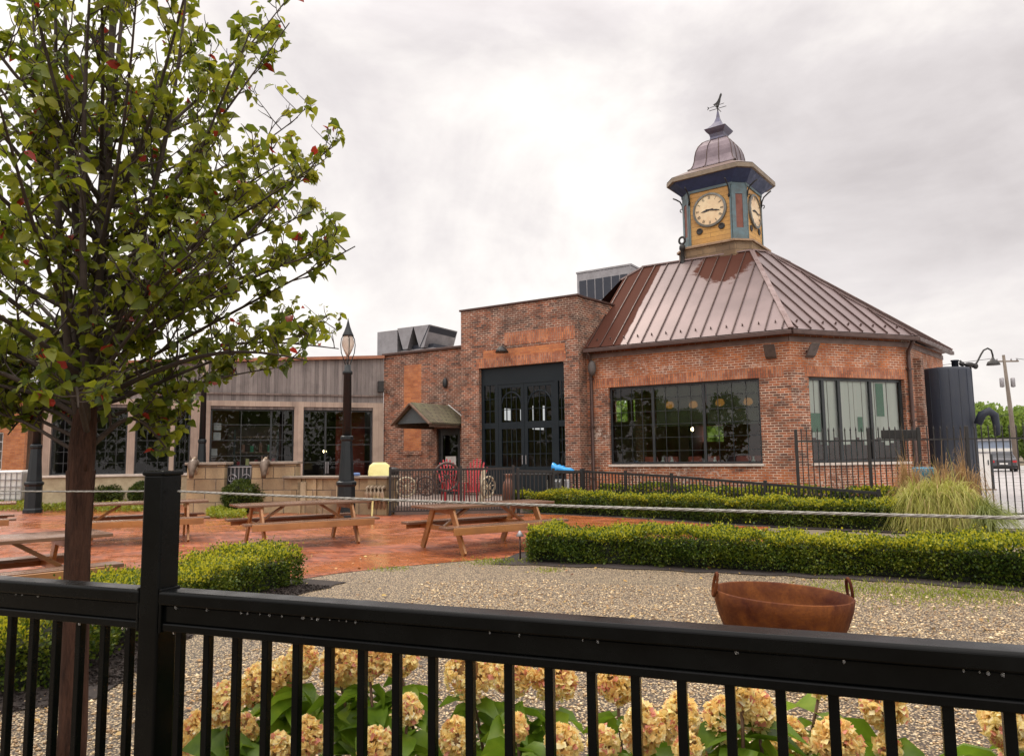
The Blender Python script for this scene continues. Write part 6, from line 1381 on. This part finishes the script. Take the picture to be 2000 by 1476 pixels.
# long low building and car park things
p = atY(1893, 890, 92); p1_ = atY(1988, 890, 92)
r = thing('warehouse', 'long low blue grey building at the far side of the car park', 'building', (p.x-6, 94, 0)); wd = p1_.x-p.x+6.8
q = MB(); q.bx(0, wd, 0, 6, 0, atY(1940, 856, 94).z-.3); q.build('wall', BLUEG, r); q = MB(); q.bx(-.2, wd+.2, -.2, 6.2, atY(1940, 856, 94).z-.299, atY(1940, 856, 94).z); q.build('roof', GALV, r)
q = MB(); q.bx(0, wd, -.12, -.01, 1.5, 1.9); q.build('white_band', WHITE, r)
def parked_car(loc, rot, paint, label):
    r = thing('parked_car', label, 'car', loc, rot, 'parked cars'); B = MB()
    # half-widths and heights along the length; nose at -y, tail at +y (rear seen from the garden)
    sec = [(-2.2, .70, .35, .62), (-2.1, .82, .24, .78), (-1.4, .88, .20, .92), (-.75, .89, .20, .98), (.0, .90, .20, 1.0), (1.2, .90, .20, 1.02), (1.85, .88, .22, 1.02), (2.15, .84, .28, .98), (2.22, .78, .38, .85)]
    def rg(w_, z0_, z1_, y): return [(-w_*.94, y, z0_), (w_*.94, y, z0_), (w_, y, z0_+.2), (w_, y, z1_-.14), (w_*.93, y, z1_), (-w_*.93, y, z1_), (-w_, y, z1_-.14), (-w_, y, z0_+.2)]
    B.loft([rg(w_, a, b, y) for y, w_, a, b in sec], 0, True); B.build('body', paint, r, bevel=.02)
    def cab(k): return [[(-.80*k, y, z) if i == 0 else (.80*k, y, z) for i in (0, 1)] for y, z in ()]
    c = MB(); lo = [(-.80, -.95), (.80, -.95), (.82, 1.6), (-.82, 1.6)]; hi = [(-.62, -.25), (.62, -.25), (.62, .95), (-.62, .95)]
    c.loft([[(x, y, .99) for x, y in lo], [(x*.96, y*.98, 1.2) for x, y in [((a[0]+b[0])/2, (a[1]+b[1])/2) for a, b in zip(lo, hi)]], [(x, y, 1.43) for x, y in hi]]); c.build('cabin_glass', plain('car_glass', (.02, .025, .03), None, 5, .08, 0, 0), r, bevel=.02)
    q = MB(); q.loft([[(x*1.02, y*1.0, 1.42) for x, y in hi], [(x*.9, y*.92, 1.48) for x, y in hi]]); 
    for a, b in zip(lo, hi): q.bar((a[0], a[1], .98), (b[0], b[1], 1.44), .07, .07)
    q.build('roof', paint, r, bevel=.01)
    for sx in (-1, 1):
        for y in (-1.35, 1.35):
            wl = MB(); wl.loft([[(sx*x, y+rr*cos(2*pi*k/20), .32+rr*sin(2*pi*k/20)) for k in range(20)] for x, rr in ((.70, .30), (.72, .32), (.90, .32), (.92, .30))], 0, True); w_ = wl.build('wheel', RUBBER, r, uv=False)
            q = MB(); q.loft([[(sx*x, y+rr*cos(2*pi*k/16), .32+rr*sin(2*pi*k/16)) for k in range(16)] for x, rr in ((.915, .20), (.93, .19), (.925, .08))], 0, True); q.build('rim', GALV, w_, uv=False)
        MB().bx(sx*.70-.13, sx*.70+.13, 2.10, 2.235, .68, .84).build('tail_light', TAILR, r, bevel=.02); MB().bx(sx*.62-.14, sx*.62+.14, -2.20, -2.0, .58, .70).build('headlight', WHITE, r, bevel=.02)
    MB().bx(-.26, .26, 2.19, 2.24, .55, .66).build('number_plate', WHITE, r, bevel=.004); MB().bx(-.86, .86, 2.1, 2.25, .30, .46).build('bumper', RUBBER, r, bevel=.03)
p = atY(1955, 915, 58); parked_car((p.x, 58, 0), pi-radians(28), CARP, 'dark parked car seen from behind through the spiked fence')
p = atY(1914, 905, 30); r = thing('utility_cabinet', 'white square utility cabinet beyond the spiked fence by the navy tank', 'cabinet', (p.x, 30, 0), -.1); zt_ = atY(1914, 882, 30).z
MB().bx(-.42, .42, 0, .5, .05, zt_-.05).build('cabinet_body', WHITE, r, bevel=.02); MB().bx(-.46, .46, -.03, .53, zt_-.049, zt_).build('lid', GALV, r, bevel=.01); MB().bx(.425, .53, .05, .45, .05, zt_-.1).build('side_unit', METAL_DK, r, bevel=.01); MB().bx(-.45, .55, -.02, .52, 0, .049).build('base', STONECAP, r)
MB().bx(.30, .33, -.03, -.001, 1., 1.2).build('handle', METAL_DK, r)
parked_car((-20.3, -2.6, 0), radians(-48), CARW, 'white parked car mirrored in the right bay of the hall window')
far_trees(-52, -10, 30, 40, 9., 11000, 'trees across the road mirrored in the hall window')
far_trees(18, -34, 44, 10, 10., 9000, 'unseen trees added behind the viewpoint to darken the plank building window reflections')  # belt added out of view so its reflection darkens those panes
# utility pole with wires
p = atY(1978, 880, 62); zt_ = atY(1974, 693, 62).z; r = thing('utility_pole', 'wooden utility pole with transformers and wires at the far right', 'utility pole', (p.x, 62, 0))
MB().tube([(0.25, 0, 0), (.1, 0, zt_*.5), (-.12, 0, zt_)], [.22, .17, .11], 8).build('pole', POLEW, r, uv=False)
MB().bx(-1.3, 1.1, -.07, .07, zt_-.6, zt_-.48).build('crossarm', POLEW, r)
for x in (-.50, .42): MB().lathe([(.04, -.55), (.17, -.5), (.17, .2), (.12, .26), (.03, .28)], 12, (x, -.1, zt_-2.2)).build('transformer', GALV, r, uv=False)
q = MB()
for x in (-1.2, -.7, .5, 1.0): q.lathe([(.05, 0), (.07, .08), (.03, .22)], 8, (x, 0, zt_-.48))
q.build('insulator', GALV, r, uv=False)
for x0_, z0_, x1_, y1_, z1_ in ((-1.2, zt_-.3, -40, 30, zt_+1.), (.9, zt_-.3, 40, 10, zt_+.5), (0, zt_-5.0, -30, 12, zt_-6.4), (0, zt_-9.2, -26, 14, zt_-9.1)):
    q = MB(); q.tube([(x0_+(x1_-x0_)*t, y1_*t, z0_+(z1_-z0_)*t-1.2*4*t*(1-t)) for t in [k/14 for k in range(15)]], .022, 4); q.build('power_line', METAL_BK2, r, uv=False)
# navy tank with gooseneck lamp
tc_ = atY(1856, 860, 24.2); tzt = atY(1856, 719, 24.2).z; tr_ = (atY(1902, 800, 24.2).x-atY(1812, 800, 24.2).x)/2
r = thing('steel_tank', 'tall navy blue cylindrical steel tank beside the brick hall', 'tank', (tc_.x, 24.2, 0)); MB().lathe([(tr_*1.03, 0), (tr_*1.03, .12), (tr_, .14), (tr_, tzt*.5), (tr_*.985, tzt-.10), (tr_*.9, tzt-.02), (.05, tzt+.05)], 40).build('shell', TANKM, r)
q = MB()
for k in range(16): a_ = k*2*pi/16; q.tube([(tr_*1.004*cos(a_), tr_*1.004*sin(a_), .14), (tr_*.99*cos(a_), tr_*.99*sin(a_), tzt-.1)], .012, 4)
q.build('seam', TANKM, r, uv=False)
MB().lathe([(.10, tzt-.05), (.10, tzt+.2), (.12, tzt+.2), (.12, tzt+.24), (.04, tzt+.25)], 12, (.22, -.2, 0)).build('vent_cap', TANKM, r, uv=False)
# bent chute on the tank side
c0_ = atY(1886, 850, 23.2); q = MB(); zc_ = atY(1895, 812, 23.2).z
q.tube([(tr_*.62, -.75, zc_-.25), (tr_*.75, -.85, zc_+.05), (tr_*1.0, -.9, zc_+.15), (tr_*1.22, -.9, zc_+.02), (tr_*1.27, -.9, zc_-.3), (tr_*1.27, -.9, zc_-.62)], [.12, .13, .13, .12, .10, .09], 12); q.build('bent_chute', TANKM, r, uv=False)
gp_ = atY(1898, 716, 24.); r = thing('gooseneck_lamp', 'black gooseneck barn lamp rising from the rim of the navy tank', 'lamp', (gp_.x, 24., 0)); q = MB()
px_ = [(1899, 717), (1908, 708), (1916, 692), (1921, 684), (1929, 680), (1936, 684), (1939, 694), (1939, 700)]
q.tube([tuple(atY(x, y, 24.)-Vector((gp_.x, 24., 0))) for x, y in px_], .028, 8); q.build('gooseneck', METAL_BK2, r, uv=False)
l0 = atY(1939, 698, 24.)-Vector((gp_.x, 24., 0)); MB().lathe([(.03, .02), (.05, -.05), (.09, -.10), (.16, -.14), (.195, -.22), (.20, -.25), (.19, -.25)], 18, tuple(l0)).build('lamp_shade', METAL_BK2, r, uv=False)
m1_ = atY(1893, 712, 24.)-Vector((gp_.x, 24., 0)); q = MB(); q.ball(tuple(m1_), 1., 12, 8, 0, (.17, .10, .08)); q.ball((m1_.x-.24, 0, m1_.z+.03), 1., 10, 7, 0, (.09, .07, .08)); q.ball((m1_.x+.2, 0, m1_.z-.05), 1., 10, 7, 0, (.09, .06, .10))
for dx_ in (-.3, -.12, .05): q.tube([(m1_.x+dx_*.6, 0, m1_.z), (m1_.x+dx_, .02, m1_.z-.16)], .03, 6)
for dx_ in (-.3, -.22): q.tube([(m1_.x-.22, 0, m1_.z+.06), (m1_.x+dx_-.06, 0, m1_.z+.15)], .018, 5)
q.build('mounting_sculpture', METAL_BK2, r, uv=False)
# the far brick house on the left, and the caged tote before it
p = atY(95, 850, 38); r = thing('brick_house', 'far red brick house with a grey roof at the left edge', 'building', (p.x-1.2, 38, 0), radians(12)); z0_ = atY(40, 770, 38).z
mb = MB(); ho_ = [(-4.6, -3.4, 1.2, 3.1), (-2.2, -1.0, 1.2, 3.1), (-7.2, -6., 1.2, 3.1)]; wall(mb, I0, -12, 0, -.05, z0_, .3, ho_, 0, 1); mb.bx(-12, -.01, 4., 4.2, -.05, z0_-.02, 1); mb.build('wall', [BRICKO, INTW], r)
for h in ho_: window(r, I0, *h, [(h[0]+h[1])/2], 2, 4, .1, .06, .03, GLASSD, WHITE)
mb = MB(); e_ = .5; zr_ = atY(40, 705, 40).z
mb.face([(-12.4, -e_, z0_-.05), (.4, -e_, z0_-.05), (.4, 4.5, zr_), (-12.4, 4.5, zr_)]); mb.face([(.4, -e_, z0_-.05), (.4, 9.5, z0_-.05), (.4, 4.5, zr_)]); mb.face([(.4, 9.5, z0_-.05), (-12.4, 9.5, z0_-.05), (-12.4, 4.5, zr_), (.4, 4.5, zr_)]); mb.bx(-12.4, .4, -e_-.02, -e_+.1, z0_-.25, z0_-.06); mb.build('roof', GREYR, r)
p = atY(12, 922, 27); r = thing('caged_tote', 'white plastic tote in a wire cage at the left edge', 'container', (p.x, 27, 0), .1); MB().bx(-.55, .55, 0, .9, .18, 1.28).build('tote', WHITE, r, bevel=.1); q = MB()
for k in range(7): x = -.57+k*.19; q.bar((x, -.03, .12), (x, -.03, 1.2), .022, .022)
for k in range(5): q.bar((-.58, -.03, .2+k*.25), (.58, -.03, .2+k*.25), .022, .022)
q.build('cage', GALV, r, uv=False); MB().bx(-.58, .58, 0, .9, 0, .14).build('pallet', POLEW, r)
bpy.context.view_layer.update()
